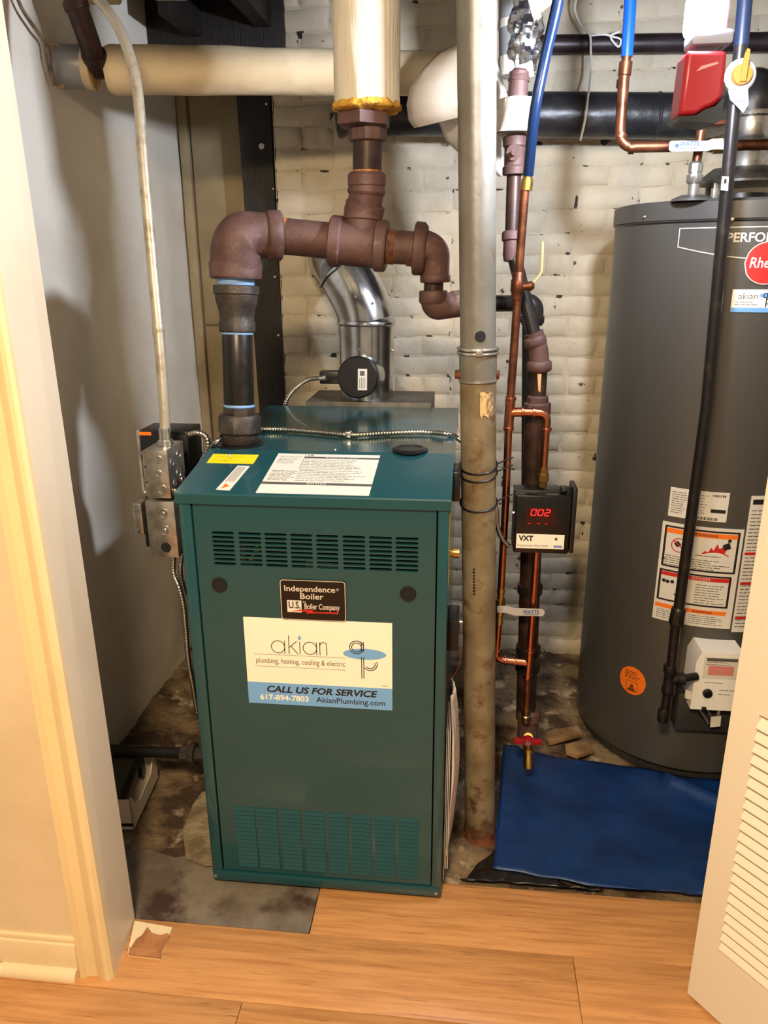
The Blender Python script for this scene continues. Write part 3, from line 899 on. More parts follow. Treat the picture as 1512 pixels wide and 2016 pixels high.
b = MB(); b.cyl((bx1 + .026, 1.635, zc), (bx1 + .034, 1.635, zc), .004, 10); b.build('knob', m_screw, boiler)

# document bag hanging on the right side of the boiler
bagz1 = at(893, 1352, 1.62).z; bagz0 = at(885, 1700, 1.60).z
bag = thing('document_bag', 'crumpled clear plastic bag of papers hanging on the right side of the boiler', 'bag', (bx1 + .02, 1.62, bagz0))
b = MB()
def bagf(u, v):
    z = bagz1 + (bagz0 - bagz1) * v
    y = 1.545 + .15 * u
    th = .030 * sin(pi * min(1, max(0, (.12 + v * .95)))) ** .6 * (0.55 + .45 * sin(pi * u))
    th += noise.noise(V((u * 9, v * 3, 4))) * .006
    return V((bx1 + .003 + max(th, .002), y + (.5 - u) * .06 * max(0, .25 - v) * 4 - .008 * v, z))
b.grid(bagf, 16, 30)
bo = b.build('bag_film', m_clear, bag, angle=60)
sm = bo.modifiers.new('thick', 'SOLIDIFY'); sm.thickness = .0012
b = MB()
for k in range(3):
    b.box((bx1 + .004 + k * .004, 1.56, bagz0 + .02), (bx1 + .006 + k * .004, 1.68, bagz1 - .08))
b.build('papers', m_paper, bag, smooth=False)
for k in range(2):
    s = MB(); zz = bagz1 + (bagz0 - bagz1) * (.06 + .07 * k); s.cyl((bx1 + .03, 1.565, zz), (bx1 + .034, 1.563, zz), .004, 10); s.build('eyelet', m_screw, bag)

# ================================================================== STEAM HEADER PIPING over the boiler
YH = 1.82
hp = thing('steam_header_piping', 'brown iron steam header piping with elbows and tee above the boiler', 'pipe', (RBX, RBY, ZK))
def P(x, y, Y=YH): return at(x, y, Y)
def Rr(n): return px(n, P(600, 600))
base = V((RBX, RBY, ZK + .003))
axT = P(464, 530)
def ax(z):  # the riser's axis
    t = (z - base.z) / (axT.z - base.z)
    return base.lerp(axT, t)
def zy(y): return P(480, y).z
def seg_cyl(name, m_, y0, y1, r, bev=.002, seg=28, hexa=False):
    b = MB(); b.cyl(ax(zy(y1)), ax(zy(y0)), r, 6 if hexa else seg, bev); return b.build(name, m_, hp)
b = MB(); b.cyl(base - V((0, 0, .006)), ax(zy(846)), Rr(30), 24); b.build('nipple', m_steel, hp)
b = MB(); b.cyl(ax(zy(874)), ax(zy(867)), Rr(31), 24); b.build('thread_sealant', m_blue_tape, hp)
b = MB(); b.lathe(ax(zy(868)), ax(zy(846)), [(0, Rr(35)), (.15, Rr(38)), (1, Rr(38))], 8); b.build('union_end', m_iron, hp)
b = MB(); b.lathe(ax(zy(848)), ax(zy(812)), [(0, Rr(42)), (.08, Rr(45)), (.85, Rr(45)), (1, Rr(41))], 8); b.build('union_nut', m_iron, hp)
b = MB(); b.lathe(ax(zy(815)), ax(zy(797)), [(0, Rr(34)), (.9, Rr(34)), (1, Rr(31))], 8); b.build('union_end', m_iron, hp)
seg_cyl('thread_sealant', m_blue_tape, 792, 798, Rr(31.5))
seg_cyl('riser_pipe', m_steel, 655, 796, Rr(31.0))
seg_cyl('thread_sealant', m_blue_tape, 652, 658, Rr(32))
b = MB(); b.lathe(ax(zy(653)), ax(zy(562)), [(0, Rr(34)), (.02, Rr(36)), (.22, Rr(36)), (.26, Rr(34)), (.36, Rr(34)), (.52, Rr(37)), (.66, Rr(41)), (.80, Rr(42)), (.82, Rr(45)), (.98, Rr(45)), (1, Rr(43))], 32); b.build('reducing_coupling', m_iron, hp)
for a in (0.3, 1.3, 2.6, 3.7, 4.8):
    pass
seg_cyl('thread_sealant', m_blue_tape, 546, 563, Rr(36))
# big elbow
corner = P(466, 462); 
eo = P(548, 464, YH + .035)
b = MB()
pth = fillet([ax(zy(545)), corner, eo], Rr(66), 14)
b.tube(pth, lambda i: Rr(50) - Rr(9) * max(0, i - 9) / 7, 32)
b.lathe(ax(zy(549)), ax(zy(514)), [(0, Rr(47)), (.06, Rr(50.5)), (.85, Rr(52)), (1, Rr(48))], 32)
dv = (eo - corner).normalized()
b.lathe(eo - dv * Rr(24), eo + dv * Rr(6), [(0, Rr(42)), (.15, Rr(47)), (.9, Rr(47)), (1, Rr(44))], 32)
b.build('elbow', m_primer, hp, angle=50)
tc = P(706, 480, YH + .035)
hd = (tc - eo).normalized()
b = MB(); b.cyl(eo, tc, Rr(34), 28); b.build('header_pipe', m_primer, hp)
b = MB(); b.cyl(eo + hd * Rr(5), eo + hd * Rr(18), Rr(35), 28); plabel(b.build('rusty_thread', m_thread, hp), 'rust orange pipe thread')
# tee
b = MB()
tl, tr = tc - hd * Rr(56), tc + hd * Rr(56)
b.lathe(tl, tr, [(0, Rr(45)), (.03, Rr(48)), (.19, Rr(48)), (.22, Rr(43)), (.78, Rr(43)), (.81, Rr(48)), (.97, Rr(48)), (1, Rr(45))], 32)
up = V((.02, .10, 1)).normalized()
tb = tc + V((Rr(6), 0, 0))
b.lathe(tb, P(716, 408, YH + .04), [(0, Rr(37)), (.62, Rr(35)), (.66, Rr(38)), (1, Rr(37))], 28)
b.build('tee', m_primer, hp)
# offset fitting above the tee
b = MB()
e0, e1, e2 = P(716, 412, YH + .04), P(722, 378, YH + .035), P(722, 340, YH + .035)
b.tube(fillet([e0, e1, e2], .03, 8), Rr(33), 28)
b.lathe(P(716, 420, YH + .04), P(720, 400, YH + .037), [(0, Rr(36)), (.1, Rr(38)), (.9, Rr(38)), (1, Rr(35))], 28)
b.lathe(P(721, 384, YH + .035), P(722, 366, YH + .035), [(0, Rr(34)), (.3, Rr(36.5)), (1, Rr(34))], 28)
b.lathe(P(722, 368, YH + .035), P(722, 343, YH + .035), [(0, Rr(34)), (.1, Rr(36)), (.9, Rr(36.5)), (1, Rr(34))], 28)
b.build('offset_elbow', m_primer, hp)
b = MB(); b.cyl(P(723, 346, YH + .035), P(724, 272, YH + .035), Rr(27.5), 28); b.build('nipple', m_rustpipe, hp)
b = MB(); b.cyl(P(723, 346, YH + .035), P(723, 336, YH + .035), Rr(28.3), 28); plabel(b.build('rusty_thread', m_thread, hp), 'rust orange pipe thread')
b = MB(); b.lathe(P(724, 279, YH + .035), P(724, 252, YH + .035), [(0, Rr(34)), (.1, Rr(36)), (.9, Rr(36)), (1, Rr(34))], 8); b.build('bushing', m_primer, hp)
b = MB(); b.lathe(P(716, 252, YH + .035), P(716, 222, YH + .035), [(0, Rr(44)), (.12, Rr(52)), (.9, Rr(52)), (1, Rr(48))], 6); b.build('bushing', m_primer, hp)
# insulated riser going up to the ceiling
i0, i1 = P(723, 212, YH + .035), P(720, 0, YH + .035)
i2 = ext(i0, i1, CEIL_Z)
b = MB()
LL = (i2 - i0).length
d_ = (i2 - i0).normalized(); u_, v_ = perp(d_)
def insf(u, v):
    a = 2 * pi * u
    r = Rr(60.5) + .0006 * sin(a * 40) * (1 if 3.2 < a < 5.4 else 0) + noise.noise(V((cos(a) * 2, sin(a) * 2, v * 7))) * .003
    return i0 + d_ * (LL * v) + (u_ * cos(a) + v_ * sin(a)) * r
b.grid(insf, 160, 16)
bmesh.ops.remove_doubles(b.bm, verts=b.bm.verts, dist=1e-5)
b.build('insulation_cover', m_canvas, hp, angle=80)
b = MB()
def fringe(u, v):
    a = 2 * pi * u
    r = Rr(57) + Rr(7) * sin(pi * v) + noise.noise(V((cos(a) * 5, sin(a) * 5, v * 2))) * .005
    return i0 + d_ * (Rr(10) - Rr(20) * v + noise.noise(V((cos(a) * 4, sin(a) * 4, 8))) * .006 * v) + (u_ * cos(a) + v_ * sin(a)) * r * (1 - .35 * max(0, v - .72) / .28)
b.grid(fringe, 64, 10)
bmesh.ops.remove_doubles(b.bm, verts=b.bm.verts, dist=1e-5)
plabel(b.build('insulation_edge', m_fibre, hp, angle=80), 'frayed yellow fibreglass edge')
# right side: nipple, two elbows, equaliser
rc0 = P(818, 489, YH + .03); rr0 = tr
b = MB(); b.cyl(tr - hd * .01, rc0 + hd * .02, Rr(31), 28); b.build('nipple', m_primer, hp)
for s0_, s1_ in ((2, 16), (40, 54)):
    b = MB()
    n = 6
    prof = []
    for k in range(n): prof += [((k + .1) / n, Rr(31.2)), ((k + .5) / n, Rr(33.2)), ((k + .9) / n, Rr(31.2))]
    b.lathe(tr + hd * Rr(s0_), tr + hd * Rr(s1_), prof, 28); plabel(b.build('rusty_thread', m_thread, hp), 'rust orange pipe thread')
b = MB()
ec, ed = P(857, 494, YH + .03), P(857, 552, YH + .03)
b.tube(fillet([rc0, ec, ed], Rr(34), 10), lambda i: Rr(36) - Rr(9) * min(1, i / 12), 28)
b.lathe(P(815, 489, YH + .03), P(840, 491, YH + .03), [(0, Rr(46)), (.1, Rr(49.5)), (.75, Rr(49)), (1, Rr(42))], 28)
b.lathe(P(857, 540, YH + .03), P(857, 556, YH + .03), [(0, Rr(27)), (.2, Rr(29.5)), (.9, Rr(29.5)), (1, Rr(28))], 28)
b.build('elbow', m_primer, hp, angle=50)
b = MB(); b.cyl(P(854, 550, YH + .03), P(853, 580, YH + .03), Rr(19), 20); b.build('nipple', m_rustpipe, hp)
b = MB()
f0, f1, f2 = P(853, 576, YH + .03), P(854, 606, YH + .03), P(905, 598, YH + .05)
b.tube(fillet([f0, f1, f2], Rr(28), 10), Rr(25), 24)
b.lathe(P(853, 572, YH + .03), P(853, 598, YH + .03), [(0, Rr(26)), (.1, Rr(28)), (.85, Rr(28)), (1, Rr(25))], 24)
b.lathe(P(888, 600, YH + .045), P(908, 597, YH + .05), [(0, Rr(24)), (.15, Rr(26)), (.9, Rr(26)), (1, Rr(24))], 24)
b.build('elbow', m_primer, hp, angle=50)

# ================================================================== RETURN PIPING right of the post
YR = 2.0
rp_ = thing('return_piping', 'dark iron return pipe with elbows and union right of the grey post', 'pipe', atz(1040, 1455, 0.0))
def Q(x, y, Y=YR): return at(x, y, Y)
def Rq(n): return px(n, Q(1040, 700))
# equaliser run from the header's last elbow, its elbow and drop
b = MB(); b.tube(fillet([P(900, 598, YH + .05), Q(1040, 597, 2.07)], .02), px(15.5, Q(1000, 597, 2.05)), 20); b.build('equaliser_pipe', m_steel, rp_)
b = MB(); b.tube(fillet([Q(1020, 597, 2.07), Q(1050, 600, 2.07), Q(1047, 640, 2.07)], .04, 8), px(21, Q(1040, 600, 2.07)), 24)
b.cyl(Q(1048, 622, 2.07), Q(1047, 636, 2.07), px(24, Q(1040, 600, 2.07)), 24, .002); b.build('elbow', m_steel, rp_)
b = MB(); b.cyl(Q(1045, 630, 2.07), ext(Q(1043, 630, 2.07), Q(1040, 1290, 2.07), .12), px(17, Q(1040, 700, 2.07)), 20); b.build('drop_pipe', m_steel, rp_)
# upper vertical return
b = MB(); b.cyl(Q(1022, 142, 2.05), Q(1018, 200, 2.05), Rq(18), 20); b.build('nipple', m_primer, rp_)
b = MB(); b.lathe(Q(1024, 136, 2.05), Q(1021, 160, 2.05), [(0, Rq(12)), (.3, Rq(17)), (1, Rq(20))], 20); b.build('cap_fitting', m_primer, rp_)
b = MB()
s_a, s_b = Q(1021, 196, 2.05), Q(1017, 263, 2.05)
dj, (uj, vj) = (s_b - s_a).normalized(), perp((s_b - s_a).normalized())
def slv(u, v):
    a = 2 * pi * u
    r = Rq(36) + noise.noise(V((cos(a) * 2, sin(a) * 2, v))) * .006 + .004 * (v > .9)
    return s_a.lerp(s_b, v) + (uj * cos(a) + vj * sin(a)) * r
b.grid(slv, 40, 5)
b.lathe(s_a, s_a + dj * .002, [(0, Rq(16)), (1, Rq(36))], 30, caps=False); b.lathe(s_b, s_b + dj * .002, [(0, Rq(16)), (1, Rq(36))], 30, caps=False)
plabel(b.build('insulation_sleeve', m_canvas, rp_, angle=60), 'short white insulation sleeve')
b = MB(); b.lathe(Q(1014, 268, 2.05), Q(1012, 345, 2.05), [(0, Rq(20)), (.05, Rq(22)), (.25, Rq(22)), (.3, Rq(19)), (.75, Rq(19)), (.8, Rq(22)), (.98, Rq(22)), (1, Rq(20))], 24)
b.lathe(Q(1012, 300, 2.05), Q(1012, 300, 2.0), [(0, Rq(14)), (.6, Rq(14)), (.6, Rq(5)), (1, Rq(5))], 16); b.build('tee', m_primer, rp_)
b = MB(); b.cyl(Q(1012, 343, 2.05), Q(1008, 462, 2.03), Rq(13.5), 20); b.build('vertical_pipe', m_rustpipe, rp_)
b = MB(); b.lathe(Q(1008, 456, 2.03), Q(1006, 514, 2.02), [(0, Rq(17)), (.05, Rq(19)), (.3, Rq(19)), (.34, Rq(15.5)), (.8, Rq(16)), (1, Rq(14))], 24); b.build('coupling', m_primer, rp_)
b = MB(); b.cyl(Q(1012, 505, 2.02), Q(1056, 676, 1.99), Rq(13.5), 20); b.build('diagonal_pipe', m_steel, rp_)
b = MB()
b.tube(fillet([Q(1050, 655, 1.99), Q(1061, 690, 1.99), Q(1062, 732, 1.99)], .03, 8), Rq(19), 24)
b.lathe(Q(1051, 662, 1.99), Q(1056, 682, 1.99), [(0, Rq(19)), (.15, Rq(22)), (.8, Rq(22)), (1, Rq(19))], 24)
b.lathe(Q(1062, 710, 1.99), Q(1062, 730, 1.99), [(0, Rq(21)), (.15, Rq(24)), (.85, Rq(24)), (1, Rq(22))], 24)
b.build('elbow', m_primer, rp_, angle=50)
b = MB(); b.cyl(Q(1062, 728, 1.99), Q(1059, 785, 1.99), Rq(15.5), 20); b.build('nipple', m_rustpipe, rp_)
b = MB(); b.poly([Q(1058, 736, 1.965), Q(1066, 736, 1.965), Q(1064, 772, 1.965), Q(1060, 770, 1.965)]); b.build('paint_drip', mat('tan_drip', (196, 160, 110), .6), rp_, smooth=False)
b = MB(); b.lathe(Q(1059, 778, 1.99), Q(1058, 796, 1.99), [(0, Rq(17)), (.2, Rq(21)), (1, Rq(21))], 8)
b.lathe(Q(1058, 792, 1.99), Q(1057, 820, 1.99), [(0, Rq(24)), (.1, Rq(27)), (.8, Rq(27)), (1, Rq(22))], 8)
b.build('union_nut', m_primer, rp_)
low0, low1 = Q(1054, 815, 1.99), Q(1035, 1405, 1.99)
b = MB(); b.cyl(low0, low1, Rq(22), 24); b.build('vertical_pipe', m_rustpipe, rp_)
b = MB(); b.lathe(Q(1041, 1395, 1.99), Q(1038, 1452, 1.98), [(0, px(19, Q(1040, 1420))), (.1, px(24, Q(1040, 1420))), (.35, px(24, Q(1040, 1420))), (.4, px(20, Q(1040, 1420))), (1, px(20, Q(1040, 1420)))], 24); b.build('tee', m_primer, rp_)
for yy in (1168, 1288, 1320):
    b = MB(); c = Q(1043 - (yy - 1160) * .03, yy, 1.99); b.lathe(c, c + V((0, 0, .03)), [(0, Rq(23)), (.1, Rq(27)), (.9, Rq(27)), (1, Rq(23))], 20); b.build('coupling_band', m_steel, rp_)
# drain valve at the foot
dvz = px(1, Q(1040, 1460, 1.95))
b = MB(); b.cyl(Q(1039, 1450, 1.98), Q(1040, 1452, 1.93), dvz * 9, 16); b.cyl(Q(1040, 1452, 1.93), Q(1040, 1484, 1.93), dvz * 9, 16)
b.lathe(Q(1040, 1476, 1.93), Q(1040, 1512, 1.91), [(0, dvz * 12), (.12, dvz * 12), (.16, dvz * 8.5), (.5, dvz * 9.5), (.8, dvz * 10.5), (1, dvz * 10)], 16)
dvv = b.build('drain_valve', m_brass, rp_)
b = MB()
cv = Q(1039, 1459, 1.915)
for s_ in (-1, 1):
    b.box((cv.x + (0 if s_ > 0 else -dvz * 27), cv.y - .006, cv.z - dvz * 6), (cv.x + (dvz * 27 if s_ > 0 else 0), cv.y + .004, cv.z + dvz * 6), bev=.002)
b.lathe(cv + V((0, .006, 0)), cv + V((0, -.008, 0)), [(0, dvz * 11), (1, dvz * 9)], 16)
dh = b.build('valve_handle', m_red, dvv)
plabel(dh, 'red handle')
b = MB(); b.cyl(cv + V((0, -.008, 0)), cv + V((0, -.013, 0)), dvz * 5, 8); b.build('handle_screw', m_screw, rp_)

# ================================================================== COPPER FEED PIPING
YC = 1.92
cp = thing('copper_feed_piping', 'copper feed pipe loop with blue tubing beside the black feeder box', 'pipe', Q(1035, 1405, YC))
def K(x, y, Y=YC): return at(x, y, Y)
kk = px(1, K(1020, 800))
b = MB(); b.tube(catmull([K(1110, -60, 1.84), K(1095, 20, 1.85), K(1072, 120, 1.87), K(1052, 225, 1.88), K(1040, 345, YC)], 8), kk * 9.5, 16); plabel(b.build('blue_tubing', m_pexdark, cp), 'blue plastic tubing')
b = MB(); b.lathe(K(1040, 342), K(1036, 375), [(0, kk * 8.5), (.3, kk * 8.5), (.33, kk * 10.5), (1, kk * 10.5)], 16); b.build('adapter', m_brass, cp)
b = MB(); b.tube(catmull([K(1034, 370), K(1024, 500), K(1018, 600), K(1011, 700), K(1005, 785)], 6), kk * 8.0, 16); plabel(b.build('copper_pipe', m_coppold, cp), 'tarnished copper pipe')
b = MB(); b.lathe(K(1021, 535), K(1017, 590), [(0, kk * 9), (.05, kk * 11), (.25, kk * 11), (.3, kk * 13), (.7, kk * 13), (.75, kk * 11), (1, kk * 10)], 16)
b.cyl(K(1019, 565), K(1044, 563, YC - .004), kk * 7, 12); b.lathe(K(1040, 563), K(1052, 563), [(0, kk * 8), (.5, kk * 9), (1, kk * 5)], 8)
valve = b.build('ball_valve', m_coppold, cp)
b = MB(); hp_ = [K(1046, 566), K(1050, 556), K(1062, 542), K(1066, 535), K(1068, 505), K(1069, 476)]
for a, c in zip(hp_, hp_[1:]): b.prism([a + V((-kk * 2, 0, 0)), a + V((kk * 2, 0, 0)), c + V((kk * 2, 0, 0)), c + V((-kk * 2, 0, 0))], V((0, .012, 0)))
plabel(b.build('valve_lever', mat('pale_lever', (206, 176, 124), .4, .5), cp), 'thin brass lever')
def collar(x, y, dx, dy, r=10.5):
    b = MB(); c = K(x, y); e = K(x + dx, y + dy); b.cyl(c, e, kk * r, 16, .001); b.build('solder_ring', m_copper, cp)
b = MB(); b.tube([K(1005.5, 780), K(1003, 812), K(1001, 848)], kk * 9.6, 16); b.cyl(K(1003, 812), K(1028, 811), kk * 9.4, 16); b.build('copper_tee', m_copper, cp)
for c_ in ((1006, 782, -.3, 6), (1001.5, 840, -.4, 6)): collar(*c_)
b = MB(); b.tube(fillet([K(1026, 811), K(1078, 813), K(1074, 852)], .026, 10), kk * 8.3, 16); b.build('copper_bend', m_copper, cp)
for c_ in ((1026, 811, 5, 0), (1048, 811.5, 5, 0), (1076, 842, -.3, 6)): collar(*c_)
b = MB(); b.cyl(K(1075, 848), K(1070, 925), kk * 7.6, 16); plabel(b.build('copper_pipe', m_copper, cp), 'bright copper pipe')
b = MB(); b.lathe(K(1070.5, 920), K(1068, 958), [(0, kk * 9), (.3, kk * 9), (.33, kk * 11.5), (.7, kk * 11.5), (.75, kk * 9), (1, kk * 9)], 8); b.build('adapter', m_brass, cp)
b = MB(); b.tube([K(1001, 846), K(996, 980), K(986, 1165)], kk * 7.6, 16); plabel(b.build('copper_pipe', m_copper, cp), 'bright copper pipe')
b = MB(); b.lathe(K(986.5, 1158), K(982, 1228), [(0, kk * 9), (.12, kk * 9), (.14, kk * 7.5), (.28, kk * 7.5), (.3, kk * 11), (.72, kk * 11), (.74, kk * 8), (.86, kk * 8), (.88, kk * 9), (1, kk * 9)], 16)
b.cyl(K(984, 1199), K(984, 1199, YC - .026), kk * 6, 10); wv = b.build('ball_valve', m_brass, cp)
b = MB()
hx = YC - .030
hq = [(979, 1194), (999, 1194), (1012, 1198), (1068, 1200), (1072, 1203), (1072, 1209), (1068, 1213), (1012, 1212), (998, 1207), (979, 1206)]
b.prism([K(x, y, hx) for x, y in hq], V((0, .004, 0))); wl_ = b.build('valve_lever', m_lever, cp, smooth=False)
wmap = flat_map(K(1012, 1206, hx), K(1072, 1206.5, hx) - K(1012, 1206, hx), (0, 0, 1), (0, -1, 0))
b = MB(); put_text(b, wmap, 'WATTS', kk * 35, kk * 1.5, kk * 11, .0008, .02, xscale=.9); put_rect(b, wmap, kk * 22, -kk * 4.5, kk * 50, -kk * 3.6, 0, .0008); b.build('lettering', mat('brand_blue_ink', (30, 70, 150), .5), wl_, smooth=False)
b = MB(); b.tube(fillet([K(982, 1224), K(976, 1298), K(1012, 1302)], .022, 8), kk * 7.8, 16); b.build('copper_bend', m_copper, cp)
b = MB(); b.tube([K(1006, 1301), K(1040, 1305)], kk * 8.5, 16); b.tube([K(1044, 1275), K(1041, 1305), K(1038, 1335)], kk * 9.4, 16); b.build('copper_tee', m_copper, cp)
for c_ in ((978.5, 1276, -.4, 6), (992, 1300, 5, .4), (1010, 1302, 5, .4), (1043, 1280, -.4, 6), (1039, 1326, -.4, 6)): collar(*c_)
b = MB(); b.tube([K(1056, 1085), K(1052, 1150), K(1043, 1280)], kk * 7.6, 16); plabel(b.build('copper_pipe', m_copper, cp), 'bright copper pipe')
b = MB(); b.tube([K(1039, 1330), K(1036, 1402)], kk * 7.2, 16); plabel(b.build('copper_pipe', m_coppold, cp), 'tarnished copper pipe')
b = MB(); b.lathe(K(1036, 1394), K(1035, 1418, YC + .01), [(0, kk * 8), (.2, kk * 9), (.5, kk * 9), (.55, kk * 11), (1, kk * 11)], 10); b.build('adapter', m_brass, cp)

# ================================================================== WATER FEEDER BOX
YV = 1.865
vq = [at(1018, 975, YV), at(1124, 975, YV), at(1116, 1092, YV), at(1006, 1085, YV)]
vx0, vx1 = at(1015, 1030, YV).x, at(1123, 1030, YV).x; vz1 = at(1070, 976, YV).z; vz0 = at(1062, 1090, YV).z
feeder = thing('water_feeder', 'small black water feeder box with red digits among the copper pipes', 'water feeder', ((vx0 + vx1) / 2, 1.90, vz0))
b = MB(); b.box((vx0 - .003, YV, vz0), (vx1, YV + .035, vz1), bev=.005); case = b.build('front_cover', m_blacksheen, feeder)
b = MB()
b.box((vx0 - .004, YV + .0355, vz0 + .002), (vx1 + .003, YV + .085, vz1 + .003), bev=.002); b.build('housing', m_black, feeder)
b = MB(); b.box((vx1 + .002, YV + .008, vz0), (vx1 + .014, YV + .088, vz1 + .018), bev=.003); b.build('side_bracket', m_black, feeder)
vmap = flat_map((vx0, YV, vz0), (1, 0, 0), (0, 0, 1), (0, -1, 0))
vw, vh = vx1 - vx0, vz1 - vz0
b = MB(); put_rect(b, vmap, vw * .18, vh * .50, vw * .74, vh * .80, 0, .0006); disp = b.build('display', mat('dark_red_window', (40, 4, 6), .15), feeder, smooth=False)
b = MB()
def seg7(mb, u, v, w, h, segs, t, sk=.15):
    A = {'a': (0, h, w, h), 'g': (0, h / 2, w, h / 2), 'd': (0, 0, w, 0), 'f': (0, h / 2, 0, h), 'e': (0, 0, 0, h / 2), 'b': (w, h / 2, w, h), 'c': (w, 0, w, h / 2)}
    for s in segs:
        x0, y0, x1, y1 = A[s]
        if y0 == y1: pts = [(x0 + t * .3, y0 - t / 2), (x1 - t * .3, y0 - t / 2), (x1 - t * .3, y0 + t / 2), (x0 + t * .3, y0 + t / 2)]
        else: pts = [(x0 - t / 2, y0 + t * .3), (x0 + t / 2, y0 + t * .3), (x0 + t / 2, y1 - t * .3), (x0 - t / 2, y1 - t * .3)]
        mb.poly([vmap(u + x + y * sk, v + y, .0009) for x, y in pts])
for k, s in enumerate(('abcdef', 'abcdef', 'abged')): seg7(b, vw * (.27 + .125 * k), vh * .665, vw * .085, vh * .10, s, .0024)
b.build('digits', m_disp, disp, smooth=False)
b = MB()
for f_ in (.22, .39, .53): b.poly([vmap(vw * f_, vh * .52, .0009), vmap(vw * (f_ + .06), vh * .52, .0009), vmap(vw * (f_ + .06), vh * .532, .0009), vmap(vw * f_, vh * .532, .0009)])
b.build('indicator_marks', mat('dim_red', (140, 10, 16), .5, emit=(200, 16, 20), estr=.6), disp, smooth=False)
b = MB(); put_rect(b, vmap, vw * .03, vh * .09, vw * .91, vh * .34, 0, .0006); vl = b.build('name_label', m_paperw, feeder, smooth=False)
b = MB(); put_text(b, vmap, 'VXT', vw * .205, vh * .262, .019, .001, .04, fit=vw * .27); b.build('lettering', m_ink, vl, smooth=False)
b = MB(); put_text(b, vmap, 'Programmable Water Feeder', vw * .345, vh * .14, .0085, .001, 0, fit=vw * .57); put_loop(b, vmap, circle(vw * .76, vh * .265, .004, 8), .001); b.build('lettering', m_greyink, vl, smooth=False)
b = MB(); put_rect(b, vmap, vw * .72, vh * .115, vw * .88, vh * .155, .0006, .001); b.build('badge_panel', mat('pale_blue_ink', (130, 140, 190), .5), vl, smooth=False)
b = MB(); b.box((vx0 + vw * .82, YV + .02, vz1 + .0035), (vx0 + vw * .94, YV + .06, vz1 + .012), bev=.003); b.build('cable_clip', m_black, feeder)
b = MB(); b.cyl((vx0 + vw * .35, YV + .05, vz0 - .004), (vx0 + vw * .35, YV + .05, vz0 + .003), .014, 16); b.build('bottom_fitting', m_white, feeder)
s = MB(); s.cyl((vx0 - .003, YV + .02, vz0 + vh * .66), (vx0 - .008, YV + .02, vz0 + vh * .66), .004, 8); s.build('screw', m_screw, feeder)

# ================================================================== GREY STEEL POST
YP = 1.755
pt0, pt1 = at(945, 1640, YP), at(938, 0, YP)
pt0.z = -0.01; ptop = ext(pt0, pt1, CEIL_Z)
def pa(y):
    p = at(940, y, YP); return ext(pt0, pt1, p.z)
post = thing('steel_post', 'grey painted steel support post with rust spots right of the boiler', 'post', pt0)
r_up, r_lo = .0395, .041
b = MB(); b.cyl(pa(690), ptop, r_up, 32)
pu = b.build('upper_tube', m_post, post)
b = MB(); b.cyl(pt0, pa(748), r_lo, 32); plabel(b.build('lower_tube', m_postlow, post), 'rust stained lower tube')
b = MB(); b.cyl(pa(750), pa(690), r_lo + .0012, 32); b.lathe(pa(752), pa(745), [(0, .0415), (.3, .044), (1, .043)], 32); b.build('sleeve', m_post, post)
b = MB()
for yy in (686, 694):
    c = pa(yy); ring = [c + V((cos(a) * (r_lo + .003), sin(a) * (r_lo + .003), 0)) for a in [2 * pi * k / 32 for k in range(33)]]
    b.tube(ring, .0036, 8, caps=False)
c = pa(690); b.box(c + V((-.006, -r_lo - .009, -.008)), c + V((.010, -r_lo - .001, .008)), bev=.002)
b.build('clamp_ring', m_nickel, post)
c = pa(737)
for s_ in (-1, 1):
    b = MB(); b.cyl(c + V((s_ * .03, -.004, 0)), c + V((s_ * (.052 if s_ < 0 else .048), -.004, 0)), .010, 12, .002); plabel(b.build('bolt', m_rust, post), 'rusty bolt end')
hc = at(946, 663, YP - .0395)
hc = pa(663); nrm = (V((0, 0, hc.z)) - V((hc.x, hc.y, hc.z))).normalized(); side = V((-nrm.y, nrm.x, 0))
b = MB()
hcen = at(946, 663, YP - r_up + .001)
vsb = [hcen + side * (-cos(a) * .0125) + V((0, 0, sin(a) * .0125)) for a in [2 * pi * k / 20 for k in range(20)]]
def wrap(p, d=.0006):
    ct = ext(pt0, pt1, p.z); dd_ = V((p.x - ct.x, p.y - ct.y, 0)).normalized(); return V((ct.x, ct.y, p.z)) + dd_ * (r_up + d)
hf = lambda a, q: wrap(hcen + side * (-cos(a) * q) + V((0, 0, sin(a) * q)), .0008)
for q0_, q1_ in ((0.00005, .004), (.004, .008), (.008, .0125)):
    for k in range(20):
        a0_, a1_ = 2 * pi * k / 20, 2 * pi * (k + 1) / 20
        b.poly([hf(a0_, q0_), hf(a1_, q0_), hf(a1_, q1_), hf(a0_, q1_)])
b.build('pin_hole', m_dark, post, smooth=False)
b = MB()
for k in range(20):
    a0_, a1_ = 2 * pi * k / 20, 2 * pi * (k + 1) / 20
    f = lambda a, r: wrap(hcen + side * (-cos(a) * r) + V((0, 0, sin(a) * r)), .001)
    b.poly([f(a0_, .0125), f(a1_, .0125), f(a1_, .0142), f(a0_, .0142)])
b.build('hole_rim', m_post, post, smooth=False)
